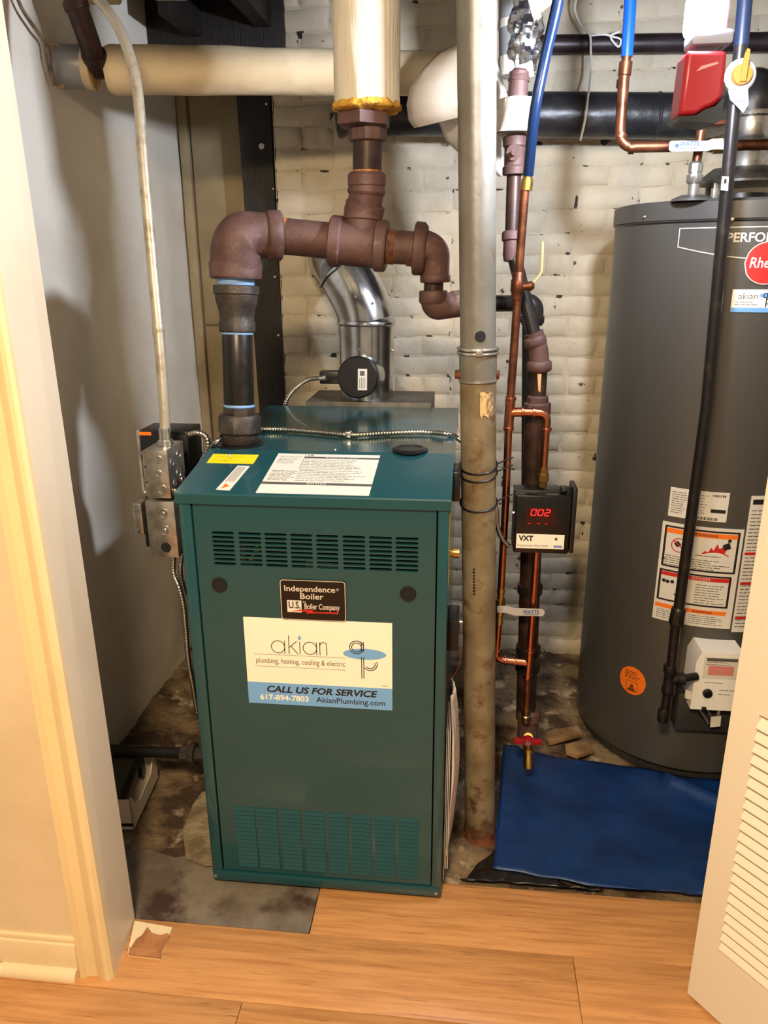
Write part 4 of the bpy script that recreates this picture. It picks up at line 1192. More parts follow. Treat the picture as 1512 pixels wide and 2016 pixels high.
def post_patch(name, m_, x0, x1, y0, y1, jag, lab_):
    b = MB(); n = 10
    loop = []
    for k in range(n): loop.append((x0 + (x1 - x0) * k / (n - 1), y0 + rng.uniform(0, jag)))
    for k in range(n): loop.append((x1 - (x1 - x0) * k / (n - 1), y1 - rng.uniform(0, jag)))
    def wr(p): ct = ext(pt0, pt1, p.z); q = V((p.x - ct.x, 0, 0)); xx = max(-.98, min(.98, q.x / r_lo)); return V((ct.x + (r_lo + .0009) * xx, ct.y - (r_lo + .0009) * math.sqrt(1 - xx * xx), p.z))
    tops = [b.bm.verts.new(wr(at(x, y, YP - .03))) for x, y in loop[:n]]; bots = [b.bm.verts.new(wr(at(x, y, YP - .03))) for x, y in loop[n:][::-1]]
    for k in range(n - 1): b.face([tops[k], tops[k + 1], bots[k + 1], bots[k]])
    return plabel(b.build(name, m_, post, smooth=False), lab_)
post_patch('paper_remnant', mat('torn_label', (206, 170, 112), .7, c2=(120, 100, 76), scale=60, lo=.5, hi=.6), 945, 970, 768, 824, 10, 'torn tan paper label')
post_patch('paint_smear', mat('blue_smear', (130, 146, 164), .6), 918, 926, 706, 734, 5, 'pale blue paint smear')
b = MB()
def rustfoot(u, v):
    a = 2 * pi * u; z = -0.012 + (.03 + .03 * noise.noise(V((cos(a) * 2, sin(a) * 2, 1)))) * v
    c = ext(pt0, pt1, z); r = r_lo + .001 + (1 - v) ** 2 * .010
    return V((c.x + cos(a) * r, c.y + sin(a) * r, z))
b.grid(rustfoot, 40, 8); bmesh.ops.remove_doubles(b.bm, verts=b.bm.verts, dist=1e-5)
plabel(b.build('rusted_foot', m_rust, post, angle=80), 'flaking rust at the foot')
b = MB()
tp = flat_map((0, 0, 0), (1, 0, 0), (0, 0, 1), (0, -1, 0))
for k in range(9):
    y0_ = 1120 + k * 6; q = [at(931 + rng.uniform(-1, 1), y0_, YP - r_lo - .001), at(935, y0_, YP - r_lo - .001), at(935, y0_ + 4, YP - r_lo - .001), at(931, y0_ + 4, YP - r_lo - .001)]
    def wr2(p): ct = ext(pt0, pt1, p.z); xx = (p.x - ct.x) / r_lo; return V((p.x, ct.y - (r_lo + .0008) * math.sqrt(max(0, 1 - xx * xx)), p.z))
    b.poly([wr2(p) for p in q])
b.build('stencil_print', m_ink, post, smooth=False)
# cable ties
for yy, tilt, lb in ((915, .0, 'topmost black cable tie round the grey post'), (930, -.05, 'middle black cable tie round the grey post'), (988, .05, 'lowest black cable tie round the grey post, below two others')):
    c = pa(yy); b = MB()
    ring = []
    for k in range(37):
        a = 2 * pi * k / 36
        ring.append(c + V((cos(a) * (r_lo + .0025), sin(a) * (r_lo + .0025), cos(a) * .0 + sin(a) * .012 + cos(a) * .002)))
    b.tube(ring, .0022, 8, caps=False)
    tail = c + V((cos(-.1) * (r_lo + .004), 0.0, 0))
    t = tag(b.build('cable_tie', m_black), lb, 'cable tie', 'cable ties round the post')
    s = MB(); s.tube(catmull([c + V((r_lo + .003, .005, .002)), c + V((r_lo + .02, .02, .006)), c + V((r_lo + .04, .03, .012))], 5), .0018, 6); s.build('tie_tail', m_black, t)

# ================================================================== BOILER FLUE with damper
YFl = 2.40
fl = thing('boiler_flue_pipe', 'shiny galvanised flue pipe with damper behind the boiler', 'flue', at(722, 785, YFl))
def Fp(x, y, Y=YFl): return at(x, y, Y)
fk = px(1, Fp(720, 650))
b = MB(); fb_ = Fp(723, 800); fb_.z = ztop + .0005
b.lathe(fb_, Fp(722, 640), [(0, fk * 53), (.30, fk * 53), (.31, fk * 54.5), (.33, fk * 53.5), (.78, fk * 54), (1, fk * 55)], 40); plabel(b.build('vertical_section', m_tin, fl), 'upright galvanised section')
b = MB(); b.lathe(Fp(722, 640), Fp(722, 628), [(0, fk * 54.5), (.3, fk * 57.5), (.7, fk * 57.5), (1, fk * 55)], 40); b.build('crimp_ring', m_tin, fl)
el0, el1, el2 = Fp(722, 632), Fp(711, 590), Fp(681, 540, YFl + .03)
b = MB(); b.tube([el0, Fp(717, 610), Fp(703, 578, YFl + .01), el2], lambda i: fk * (55 - i * .4), 40); plabel(b.build('elbow_gore', m_tin, fl), 'slanting elbow piece')
dvec = (el2 - Fp(703, 578, YFl + .01)).normalized()
b = MB(); b.lathe(el2 - dvec * .006, el2 + dvec * .008, [(0, fk * 54), (.3, fk * 57.5), (.7, fk * 57.5), (1, fk * 54)], 40); b.build('crimp_ring', m_tin, fl)
b = MB(); b.tube([el2, Fp(668, 520, YFl + .10), Fp(655, 508, YFl + .22), Fp(650, 505, YFl + .40)], fk * 52, 40); plabel(b.build('upper_section', m_tin, fl), 'dull upper section going up to the wall')
for q in ((706, 689), (662, 690), (772, 690), (706, 583), (745, 598)):
    s = MB(); c = Fp(*q, YFl - .09 if 680 < q[0] < 760 else YFl - .02); 
    ctr = Fp(722, q[1]); dirn = V((c.x - ctr.x, c.y - ctr.y, 0)).normalized(); c = V((ctr.x, ctr.y, c.z)) + dirn * fk * 54
    if q[1] < 620: c += V((-.012, 0, 0))
    s.lathe(c, c + dirn * .005, [(0, .005), (1, .003)], 8); s.build('screw', m_screw, fl)
# damper disc
dc = Fp(708, 742, YFl - fk * 62)
dn_ = V((-.10, -1, .10)).normalized()
b = MB(); b.lathe(dc + V((fk * 8, .05, 0)), dc, [(0, fk * 40), (1, fk * 40)], 36); b.build('damper_plate', m_tin, fl)
b = MB(); b.lathe(dc, dc + dn_ * .028, [(0, fk * 39), (.1, fk * 40), (.85, fk * 40), (1, fk * 37)], 40); dm = b.build('damper_motor', m_black, fl)
u_ = V((1, -.1, 0)).normalized(); w_ = u_.cross(dn_) * -1
if w_.z < 0: w_ = -w_
dmp = flat_map(dc + dn_ * .028, u_, w_, dn_)
b = MB(); put_rect(b, dmp, fk * 1, -fk * 24, fk * 19, fk * 16, 0, .0006); dl_ = b.build('motor_label', m_paper, dm, smooth=False)
b = MB(); put_rect(b, dmp, -fk * 0 + fk * 5, fk * 3, fk * 14, fk * 12, .0006, .0009)
for k in range(4): put_rect(b, dmp, fk * (4 + 3.4 * k), -fk * 21, fk * (5 + 3.4 * k), -fk * 1, .0006, .0009)
b.build('fine_print', m_greyink, dm, smooth=False)
b = MB(); c = Fp(652, 743, YFl - fk * 40); b.box(c + V((-fk * 22, -.012, -fk * 12)), c + V((fk * 22, .03, fk * 12)), bev=.003); b.build('terminal_box', m_black, fl)
b = MB(); c = Fp(638, 743, YFl - fk * 48); b.lathe(c + V((.006, 0, 0)), c + V((-.014, 0, -.004)), [(0, .010), (.5, .010), (.55, .007), (1, .007)], 12); b.build('cable_connector', m_screw, fl)

# ================================================================== ARMOURED CABLES
def armour(name, label, pts, r=.0055, n=10):
    path = catmull(pts, n)
    L = [0]
    for a, c in zip(path, path[1:]): L.append(L[-1] + (c - a).length)
    pitch = .0075
    N = max(4, int(L[-1] / pitch * 3))
    out = []; j = 0
    for k in range(N + 1):
        s = L[-1] * k / N
        while j < len(L) - 2 and L[j + 1] < s: j += 1
        t = (s - L[j]) / max(1e-9, L[j + 1] - L[j]); out.append(path[j].lerp(path[j + 1], t))
    b = MB(); b.tube(out, lambda i: r * (1.0, 1.10, .76)[i % 3], 10)
    return tag(b.build(name, m_armour, angle=85), label, 'cable', 'armoured cables around the boiler')
armour('armoured_cable', 'armoured cable curling from the flue damper down behind the boiler', [Fp(632, 744, YFl - fk * 48), Fp(606, 748, 2.34), Fp(580, 766, 2.335), Fp(566, 785, 2.33), Fp(560, 806, 2.33), Fp(560, 830, 2.335)], .0068)
zt = ZK + .0092
cab = armour('armoured_cable', 'armoured cable lying across the boiler top to the feeder box', [V((bx0 - .016, 1.80, .99)), at(412, 893, 1.80), atz(428, 868, zt + .01), atz(455, 853, zt), atz(530, 845, zt), atz(620, 850, zt), atz(690, 856, zt), atz(770, 852, zt), atz(840, 851, zt), atz(882, 855, zt), at(905, 866, 1.93), at(945, 905, 1.87), at(974, 990, 1.85), at(979, 1035, 1.855), at(990, 1062, 1.865), at(1003, 1076, 1.875)], .0066)
b = MB(); c = atz(686, 855, zt); b.box(c + V((-.008, -.012, -.007)), c + V((.008, .008, .008)), bev=.002); plabel(b.build('cable_strap', m_screw, cab), 'zinc strap')

# ================================================================== ELECTRICAL: conduit, boxes
YE = 1.62
def E_(x, y, Y=YE): return at(x, y, Y)
# upper junction box
ub0, ub1 = E_(281, 887), E_(337, 982)
ux0, ux1 = ub0.x, ub1.x; uz0, uz1 = ub1.z, ub0.z + .001
box1 = thing('junction_box', 'upper zinc junction box below the conduit at the left of the boiler', 'electrical box', (ux0, YE, uz0), 'zinc junction boxes')
b = MB(); b.box((ux0, YE, uz0), (ux1, YE + .102, uz1), bev=.0015); b.build('box_body', m_zinc, box1)
def knock(parent, c, n, r, open_=False):
    n = V(n); c = V(c)
    b = MB(); b.lathe(c, c + n * .0016, [(0, r), (.6, r), (1, r * .9), (1, r * .72), (.35, r * .66), (.35, .0001)], 20, caps=False); b.build('knockout', m_zinc, parent)
for (qx, qy, rr) in ((312, 905, .0095), (313, 933, .009), (320, 965, .0125)):
    c = E_(qx, qy); knock(box1, (c.x, YE, c.z), (0, -1, 0), rr)
for fy, fz, rr in ((.025, .7, .011), (.07, .78, .012), (.06, .4, .013), (.03, .25, .009), (.085, .2, .010)):
    knock(box1, (ux1, YE + fy, uz0 + (uz1 - uz0) * fz), (1, 0, 0), rr)
for (qx, qy) in ((286, 919), (289, 949)):
    c = E_(qx, qy); s = MB(); s.cyl((c.x, YE - .0004, c.z), (c.x, YE + .001, c.z), .0024, 8); s.build('screw_hole', m_dark, box1)
b = MB(); b.box((ux0 - .005, YE + .004, uz0 + .004), (ux0, YE + .098, uz1 - .004), bev=.001); b.build('cover_plate', m_zinc, box1)
b = MB(); z0_, z1_ = uz0 + .008, uz1 - .012
b.tube(fillet([(ux0 - .004, YE + .012, z0_), (ux0 - .013, YE + .012, z0_ + .004), (ux0 - .013, YE + .012, z1_), (ux0 - .004, YE + .012, z1_ + .002)], .006, 5), .004, 8); b.build('plate_lip', m_zinc, box1)
s = MB(); c = V((ux1 + .003, YE + .02, uz0 + .014)); s.ball(c, .006, 10); s.build('locknut', m_screw, box1)
# lower box
lb0, lb1 = E_(289, 987), E_(348, 1098)
lx0, lx1, lz0, lz1 = lb0.x, lb1.x - .004, lb1.z, lb0.z
lx0 = (E_(286, 990).x + E_(296, 1096).x) / 2; lx1 = (E_(341, 990).x + E_(353, 1096).x) / 2
box2 = thing('junction_box', 'lower zinc junction box with open round hole, below the upper box', 'electrical box', (lx0, YE, lz0), 'zinc junction boxes')
b = MB(); b.box((lx0, YE, lz0), (lx1, YE + .102, lz1), bev=.0015); b.build('box_body', m_zinc, box2)
for (qx, qy, rr) in ((322, 1012, .0135), (325, 1045, .0135)):
    c = E_(qx, qy); knock(box2, (c.x, YE, c.z), (0, -1, 0), rr); 
    b = MB(); b.ball((c.x - .001, YE - .001, c.z), rr * .55, 12, (1, .35, 1)); b.build('slug', m_zinc, box2)
c = E_(327, 1078); b = MB(); b.cyl((c.x, YE - .0005, c.z), (c.x, YE + .002, c.z), .0125, 20); b.build('open_hole', m_dark, box2)
b = MB(); b.box((lx0 - .012, YE + .008, lz0 + .022), (lx0, YE + .09, lz1 - .01), bev=.002); b.build('switch_plate', m_black, box2)
b = MB(); b.box((lx0 - .034, YE + .004, lz0 + .052), (lx0 - .0125, YE + .070, lz1 - .008), bev=.003); b.build('switch_body', m_zinc, box2)
s = MB(); s.cyl((lx0 - .024, YE + .0042, lz0 + .060), (lx0 - .024, YE + .003, lz0 + .060), .0022, 8); s.build('screw', m_dark, box2)
# relay box behind
YB2 = 1.80
r0_, r1_ = at(271, 848, YB2), at(375, 925, YB2)
relay = thing('relay_box', 'black relay box with orange stripe behind the zinc boxes', 'electrical box', (r0_.x, YB2, r1_.z))
b = MB(); b.box((r0_.x, YB2, r1_.z - .03), (at(371, 880, YB2).x, YB2 + .10, r0_.z), bev=.003); b.build('box_body', m_black, relay)
rm = flat_map((0, YB2, 0), (1, 0, 0), (0, 0, 1), (0, -1, 0))
o0 = at(272, 850, YB2); o1 = at(298, 857, YB2)
b = MB(); put_rect(b, rm, o0.x, o1.z, o1.x, o0.z, 0, .001); plabel(b.build('stripe_label', m_orange, relay, smooth=False), 'orange label strip')
o0 = at(330, 850, YB2); o1 = at(364, 856, YB2)
b = MB(); put_rect(b, rm, o0.x, o1.z, o1.x, o0.z, 0, .001); b.build('slot_strip', m_dark, relay, smooth=False)
b = MB(); fr = at(270, 846, YB2); b.box((r0_.x - .003, YB2 - .004, r1_.z - .03), (r0_.x + .004, YB2 + .003, r0_.z + .002), bev=.001); b.build('cover_edge', m_zinc, relay)
# conduit
cd = thing('electrical_conduit', 'old grey conduit rising from the zinc box to the ceiling at the left', 'conduit', (E_(325, 870).x, YE + .05, uz1))
pc_ = [at(326, 872, YE + .05), at(322, 780, 1.68), at(312, 650, 1.70), at(296, 480, 1.74), at(282, 320, 1.78), at(271, 180, 1.82), at(254, 105, 1.84), at(228, 45, 1.86), at(195, 0, 1.88), at(165, -35, 1.89)]
b = MB(); b.tube(catmull(pc_, 8), px(10.5, at(300, 500, 1.74)), 18); b.build('conduit_tube', m_conduit, cd)
b = MB(); b.lathe(pc_[0] + V((0, 0, -.005)), pc_[0] + V((0, 0, .035)), [(0, .017), (.3, .017), (.32, .013), (1, .0125)], 16); plabel(b.build('conduit_connector', m_screw, cd), 'shiny zinc connector')
b = MB(); c = at(313, 665, 1.70); b.cyl(c, c + V((0, 0, .03)), px(11.5, c), 16, .001); b.build('conduit_coupling', m_conduit, cd)
armour('armoured_cable', 'short armoured cable looping from the black relay box to the boiler', [at(372, 856, YB2 - .003), at(388, 852, YB2 - .004), at(404, 858, YB2 - .004), at(410, 874, YB2 - .004), at(406, 892, YB2), at(396, 910, YB2 + .01)], .0075)
armour('armoured_cable', 'armoured cable hanging from the lower zinc box down the boiler side', [V((lx0 + .045, YE + .03, lz0 + .002)), at(342, 1128, YE + .03), at(352, 1155, YE + .02), at(361, 1190, YE + .02), at(366, 1240, YE + .02), at(371, 1300, YE + .02), at(380, 1350, YE + .03), at(388, 1400, YE + .06)], .0068)
armour('armoured_cable', 'second armoured cable stub behind the hanging one', [V((lx1 - .008, YE + .05, lz0 + .002)), at(355, 1120, YE + .045), at(360, 1150, YE + .05), at(366, 1172, YE + .06)], .0058)

# ================================================================== INSULATED PIPE along the left and back
YI0, YI1 = 2.16, 2.36
ip = thing('insulated_pipe', 'long cream insulated pipe running across under the ceiling', 'pipe', at(230, 137, YI0))
ia, ib = at(212, 137, 2.18), at(905, 146, YI1)
ri = px(42, ia)
b = MB()
dI = (ib - ia).normalized(); uI, vI = perp(dI)
def pipef(u, v):
    a = 2 * pi * u
    r = ri * (1 + (.1 - .1 * v)) + noise.noise(V((cos(a) * 1.5, sin(a) * 1.5, v * 9))) * .0025
    if v < .012: r *= .90 + v * 8
    return ia.lerp(ib, v) + (uI * cos(a) + vI * sin(a)) * r * .96
b.grid(pipef, 40, 60); bmesh.ops.remove_doubles(b.bm, verts=b.bm.verts, dist=1e-5)
b.lathe(ia - dI * .0005, ia + dI * .003, [(0, ri * .35), (1, ri * .88)], 40)
b.build('insulation_cover', m_cream, ip, angle=60)
ic = at(150, 130, 2.17)
for nm, a, c, m_, rr in (('insulation_cover', (168, 133, 2.165), (186, 134, 2.167), m_cream, 39), ('tape_wrap', (112, 130, 2.15), (168, 133, 2.165), m_duct, 39), ('insulation_cover', (104, 129, 2.138), (113, 130, 2.15), m_cream, 41)):
    b = MB(); A0, A1 = at(*a), at(*c); b.cyl(A0, A1, px(rr, A0), 32, .004); b.build(nm, m_, ip)
b = MB(); b.cyl(at(150, 132, 2.16), at(240, 137, 2.17), px(19, ia), 20); plabel(b.build('bare_pipe', m_rust, ip), 'bare rusty pipe in the gap')
b = MB(); b.lathe(at(184, 134, 2.167), at(187, 134, 2.168), [(0, px(38, ia)), (1, px(18, ia))], 30, caps=False); b.build('insulation_edge', m_fibre, ip)
b = MB()
b.tube(fillet([at(192, 140, 2.16), at(180, 95, 2.11), at(150, 10, 2.06), at(135, -40, 2.03)], .03, 6), px(20, ia), 20)
b.cyl(at(190, 128, 2.15), at(184, 104, 2.12), px(24, ia), 20, .004); b.cyl(at(153, 20, 2.065), at(146, 0, 2.06), px(23, ia), 20, .003)
plabel(b.build('riser_elbow', m_rustpipe, ip), 'brown iron elbow rising out of the gap')
# another insulated pipe just under the ceiling
b = MB(); b.cyl(at(62, -24, 2.25), at(232, -26, 2.28), px(30, ia), 28, .004); A0 = at(300, -34, 2.3); b.cyl(A0, at(365, -35, 2.31), px(30, ia), 28, .004); b.cyl(at(225, -26, 2.28), at(305, -34, 2.3), px(16, ia), 16)
tag(b.build('insulated_pipe', m_cream), 'second cream insulated pipe barely showing at the top left edge', 'pipe')
# loose old wire hanging on the left wall's corner
b = MB(); b.tube(catmull([atx(28, -20, LEFT_X + .02), atx(45, 20, LEFT_X + .02), atx(72, 60, LEFT_X + .02), atx(90, 85, LEFT_X + .018), atx(96, 120, LEFT_X + .018), atx(108, 168, LEFT_X + .016)], 8), .0045, 8)
tag(b.build('old_cable', mat('dusty_cable', (132, 110, 84), .8, c2=(84, 66, 48), scale=40)), 'dusty old cable hugging the top of the left wall', 'cable')

# ================================================================== WHITE PVC COVER hanging behind the post
pv = MB()
L_ = [(905, 86), (862, 108), (832, 138), (810, 172), (802, 206), (806, 236), (816, 250), (834, 232), (852, 226), (866, 240), (880, 276), (905, 300), (940, 322), (984, 346)]
R_ = [(958, 82), (966, 100), (975, 120), (984, 145), (992, 170), (998, 190), (998, 205), (992, 216), (985, 228), (984, 244), (986, 268), (990, 290), (992, 315), (992, 345)]
YW = 2.16
NW = len(L_) - 1
def pvf(u, v):
    i = min(int(v * NW), NW - 1); t = v * NW - i
    l = V((*L_[i], 0)).lerp(V((*L_[i + 1], 0)), t); r = V((*R_[i], 0)).lerp(V((*R_[i + 1], 0)), t)
    q = l.lerp(r, u)
    bulge = .11 * sin(pi * (u * .9 + .05)) * (.5 + .5 * sin(pi * min(1, v * 1.1)))
    return at(q.x, q.y, YW + .02 - bulge + .06 * v)
pv.grid(pvf, 16, 52)
po = tag(pv.build('pipe_elbow_cover', m_pvc, angle=70), 'loose white plastic elbow cover hanging open behind the grey post', 'pipe cover')
sm = po.modifiers.new('thick', 'SOLIDIFY'); sm.thickness = .003

# foil wrapped pipe behind the blue tubing
YO = 2.27
fo = thing('foil_wrapped_pipe', 'grey pipe wrapped in crumpled foil and white tape near the top', 'pipe', at(1010, 140, YO))
b = MB(); b.cyl(at(1012, 130, YO), ext(at(1012, 130, YO), at(1012, -20, YO), CEIL_Z), px(30, at(1012, 60, YO)), 24); b.build('pipe_jacket', m_duct, fo)
b = MB()
fa, fc = at(1030, 140, YO - .02), at(1036, -10, YO - .02)
def foil(u, v):
    a = 2 * pi * u; r = px(30, fa) * (.75 + .35 * sin(pi * v)) + noise.noise(V((cos(a) * 3, sin(a) * 3, v * 8))) * .012
    return fa.lerp(fc, v) + V((cos(a), sin(a), 0)) * r
b.grid(foil, 40, 24); bmesh.ops.remove_doubles(b.bm, verts=b.bm.verts, dist=1e-5); b.build('foil_wrap', m_foil, fo, angle=25)
for y0_, y1_ in ((40, 56), (112, 150)):
    b = MB(); b.cyl(at(1012, y0_, YO), at(1012, y1_, YO), px(31, fa), 24); b.build('tape_band', m_canvas, fo)
b = MB()
b.prism([at(1036, -20, 2.05), at(1092, -20, 2.05), at(1088, 5, 2.05), at(1064, 25, 2.04), at(1052, 42, 2.03), at(1044, 18, 2.04)], V((.0, .012, 0)))
plabel(b.build('torn_paper', mat('tan_paper', (168, 142, 112), .8, c2=(206, 196, 176), scale=18), fo, angle=20), 'torn tan paper flap')
b = MB(); b.prism([at(1022, 128, 2.08), at(1048, 120, 2.08), at(1052, 150, 2.08), at(1040, 152, 2.07), at(1018, 135, 2.08)], V((0, .004, 0)))
b.build('torn_cover', m_canvas, fo, smooth=False)

# ================================================================== PIPES ALONG THE BRICK WALL
YD = 2.70
bf = thing('black_flue_pipe', 'wide black flue pipe running along the brick wall to the heater', 'flue', at(1100, 228, YD))
TX, TY, TR = .735, 2.365, .33
TZ = 1.615
kf = px(41, at(1100, 228, YD))
f_l, f_r = at(668, 222, YD), at(1345, 229, YD)
fe = V((TX, TY + .02, f_r.z + .0))
b = MB(); b.tube([f_l, f_r], kf, 32); b.build('horizontal_section', m_blackpipe, bf)
for xx in (905, 1142, 1290):
    c0_, c1_ = at(xx, 228, YD), at(xx + 6, 228, YD); b = MB(); b.lathe(c0_, c1_, [(0, kf), (.3, kf * 1.04), (.7, kf * 1.04), (1, kf)], 32, caps=False); b.build('seam_ring', m_blackpipe, bf)
b = MB(); b.lathe(f_l - V((.004, 0, 0)), f_l + V((.02, 0, 0)), [(0, kf * 1.1), (.3, kf * 1.18), (1, kf * 1.05)], 32); b.build('wall_collar', m_blackpipe, bf)
b = MB(); b.tube(fillet([f_r, V((TX - .02, YD - .02, f_r.z)), V((TX, TY, f_r.z + .0)), V((TX, TY, TZ + .235))], .12, 10), kf * 1.0, 32); b.build('elbow', m_blackpipe, bf)
b = MB(); b.lathe((TX, TY, TZ + .10), (TX, TY, TZ + .25), [(0, kf * .96), (.5, kf * .96), (.55, kf * 1.05), (.62, kf * .98), (.9, kf * .98), (1, kf * 1.04)], 32); plabel(b.build('collar_section', m_zinc, bf), 'galvanised collar above the heater')
# thin drain pipe
b = MB(); t0_, t1_ = at(1040, 88, 2.74), at(1600, 82, 2.74); b.cyl(t0_, t1_, px(17, t0_), 20)
tag(b.build('drain_pipe', m_purple), 'thin dark brown pipe high on the brick wall', 'pipe')
# white wire hanging from it
b = MB(); b.tube(catmull([at(1137, -10, 2.71), at(1132, 20, 2.71), at(1145, 50, 2.70), at(1161, 68, 2.69), at(1163, 100, 2.685), at(1163, 140, 2.68), at(1158, 190, 2.59), at(1152, 235, 2.585), at(1143, 277, 2.60)], 8), .0035, 6)
b.tube(catmull([at(1161, 70, 2.69), at(1190, 68, 2.68), at(1205, 72, 2.68), at(1222, 78, 2.69), at(1217, 92, 2.69), at(1202, 72, 2.69), at(1220, 62, 2.69)], 8), .003, 6)
tag(b.build('white_wire', m_string), 'thin white wire looped over the dark pipe', 'wire')

# ================================================================== WATER HEATER
wh = thing('water_heater', 'large charcoal grey water heater tank on the right', 'water heater', (TX, TY, .0))
b = MB(); b.lathe((TX, TY, .015), (TX, TY, 1.59), [(0, TR - .03), (.003, TR - .012), (.012, TR), (.25, TR), (.5, TR), (.75, TR), (1, TR)], 128)
b.build('tank_jacket', m_tank, wh)
b = MB(); b.lathe((TX, TY, 1.588), (TX, TY, TZ + .022), [(0, TR + .003), (.06, TR + .006), (.85, TR + .006), (.96, TR + .001), (1, TR - .008), (1, .05)], 96); b.build('top_cap', m_tank, wh)
b = MB(); b.lathe((TX, TY, 1.583), (TX, TY, 1.590), [(0, TR + .001), (.5, TR + .005), (1, TR + .001)], 96); b.build('cap_seam', m_tankdark, wh)
b = MB(); b.lathe((TX, TY, -.012), (TX, TY, .05), [(0, TR - .02), (.6, TR - .015), (1, TR - .02)], 64); b.build('base_ring', m_tankdark, wh)
hmap = cyl_map(TX, TY, TR + .001)
def on_tank(x, y, r=TR + .001):
    d = ray(x, y); ox, oy = EYE.x - TX, EYE.y - TY
    A = d.x ** 2 + d.y ** 2; B = 2 * (ox * d.x + oy * d.y); C = ox * ox + oy * oy - r * r
    t = (-B - math.sqrt(max(0, B * B - 4 * A * C))) / (2 * A); p = EYE + d * t
    return math.atan2(p.x - TX, -(p.y - TY)) * r, p.z
for q in ((1268, 427), (1442, 431)):
    u, v = on_tank(*q, TR + .006); c = cyl_map(TX, TY, TR + .006)(u, v, 0); n_ = (c - V((TX, TY, c.z))).normalized()
    s = MB(); s.lathe(c, c + n_ * .004, [(0, .006), (1, .004)], 10); s.build('screw', m_screw, wh)
# name band, its lettering, the round badge
ub, vt = on_tank(1338, 449); _, vb = on_tank(1338, 487); lu, lv = on_tank(1509, 518)
b = MB(); nn = 14; wdt = (lu - ub) * 2
def band_bottom(t): return vb - .030 * sin(pi * t)
frame_o = [(ub, vt), (ub + wdt, vt)]
for k in range(nn):
    a, c = k / nn, (k + 1) / nn
    b.poly([hmap(ub + wdt * a, band_bottom(a), .0006), hmap(ub + wdt * c, band_bottom(c), .0006), hmap(ub + wdt * c, vt, .0006), hmap(ub + wdt * a, vt, .0006)])
band = b.build('name_band', m_tank, wh, smooth=False)
b = MB(); tt = .0026
for k in range(nn):
    a, c = k / nn, (k + 1) / nn
    for f, s_ in ((lambda t: vt, -1), (band_bottom, 1)):
        b.poly([hmap(ub + wdt * a, f(a), .001), hmap(ub + wdt * c, f(c), .001), hmap(ub + wdt * c, f(c) + s_ * tt, .001), hmap(ub + wdt * a, f(a) + s_ * tt, .001)])
b.poly([hmap(ub, vb, .001), hmap(ub + tt, vb, .001), hmap(ub + tt, vt, .001), hmap(ub, vt, .001)])
b.build('band_border', m_silverink, band, smooth=False)
pu_, pvv = on_tank(1430, 467)
b = MB(); put_text(b, hmap, 'PERFORMANCE', pu_, vt - .026, .030, .0013, .022, align='LEFT', xscale=1.0); b.build('lettering', m_silverink, band, smooth=False)
lr = abs(on_tank(1465, 518)[0] - lu)
b = MB(); put_disc(b, hmap, lu, lv, lr, d=.0018); badge = b.build('round_badge', m_silverink, wh, smooth=False); plabel(badge, 'round red maker badge')
b = MB()
put_disc(b, hmap, lu, lv, lr * .95, d=.0022); b.build('badge_face', m_redink, badge, smooth=False)
b = MB(); put_text(b, hmap, 'Rheem', lu + .002, lv, .034, .0028, .012, shear=.12, xscale=.86); b.build('lettering', m_paper, badge, smooth=False)
def tank_label(x0, y0, x1, y1, name, m_=m_paper, n=16):
    u0, _ = on_tank(x0, (y0 + y1) / 2); u1, _ = on_tank(x1, (y0 + y1) / 2); _, v1 = on_tank((x0 + x1) / 2, y0); _, v0 = on_tank((x0 + x1) / 2, y1)
    b = MB(); put_rect(b, hmap, u0, v0, u1, v1, -.001, .0008, n); return b.build(name, m_, wh, smooth=False), u0, v0, u1, v1
cardL, u0, v0, u1, v1 = tank_label(1440, 570, 1548, 615, 'service_card', m_paperw); plabel(cardL, 'white and blue service sticker')
b = MB(); put_rect(b, hmap, u0, v0, u1, v0 + (v1 - v0) * .2, .0008, .0012, 16); b.build('blue_band', m_blueink, cardL, smooth=False)
b = MB(); put_disc(b, hmap, u0 + (u1 - u0) * .62, v0 + (v1 - v0) * .74, .017, .006, .0013, 10); b.build('ellipse_mark', m_blueink, cardL, smooth=False)
b = MB(); put_text(b, hmap, 'akian', u0 + (u1 - u0) * .29, v0 + (v1 - v0) * .70, .022, .0014, -.01); put_text(b, hmap, 'q', u0 + (u1 - u0) * .60, v0 + (v1 - v0) * .78, .026, .0014, 0); put_text(b, hmap, 'p', u0 + (u1 - u0) * .66, v0 + (v1 - v0) * .52, .03, .0014, 0)
fine_print(b, hmap, u0 + .008, v0 + (v1 - v0) * .28, u0 + (u1 - u0) * .5, v0 + (v1 - v0) * .5, 2, .0012, rng, .0013); b.build('lettering', m_ink, cardL, smooth=False)
rl, u0, v0, u1, v1 = tank_label(1317, 966, 1434, 1024, 'rating_label'); plabel(rl, 'white rating label')
w_, h_ = u1 - u0, v1 - v0
b = MB(); fine_print(b, hmap, u0 + .006, v0 + h_ * .12, u0 + w_ * .32, v1 - h_ * .1, 10, .0018, rng, .0012); fine_print(b, hmap, u0 + w_ * .36, v0 + h_ * .2, u0 + w_ * .68, v1 - h_ * .1, 7, .0016, rng, .0012)
b.build('fine_print', m_greyink, rl, smooth=False)
b = MB(); put_rect(b, hmap, u0 + w_ * .72, v0 + h_ * .30, u0 + w_ * .97, v0 + h_ * .42, .0008, .0011, 3)
k = 0
uu = u0 + w_ * .48
while uu < u0 + w_ * .86:
    wd = rng.choice((.0012, .002, .003)); put_rect(b, hmap, uu, v0 + h_ * .03, uu + wd, v0 + h_ * .13, .0008, .0011); uu += wd + .0016
uu = u0 + w_ * .72
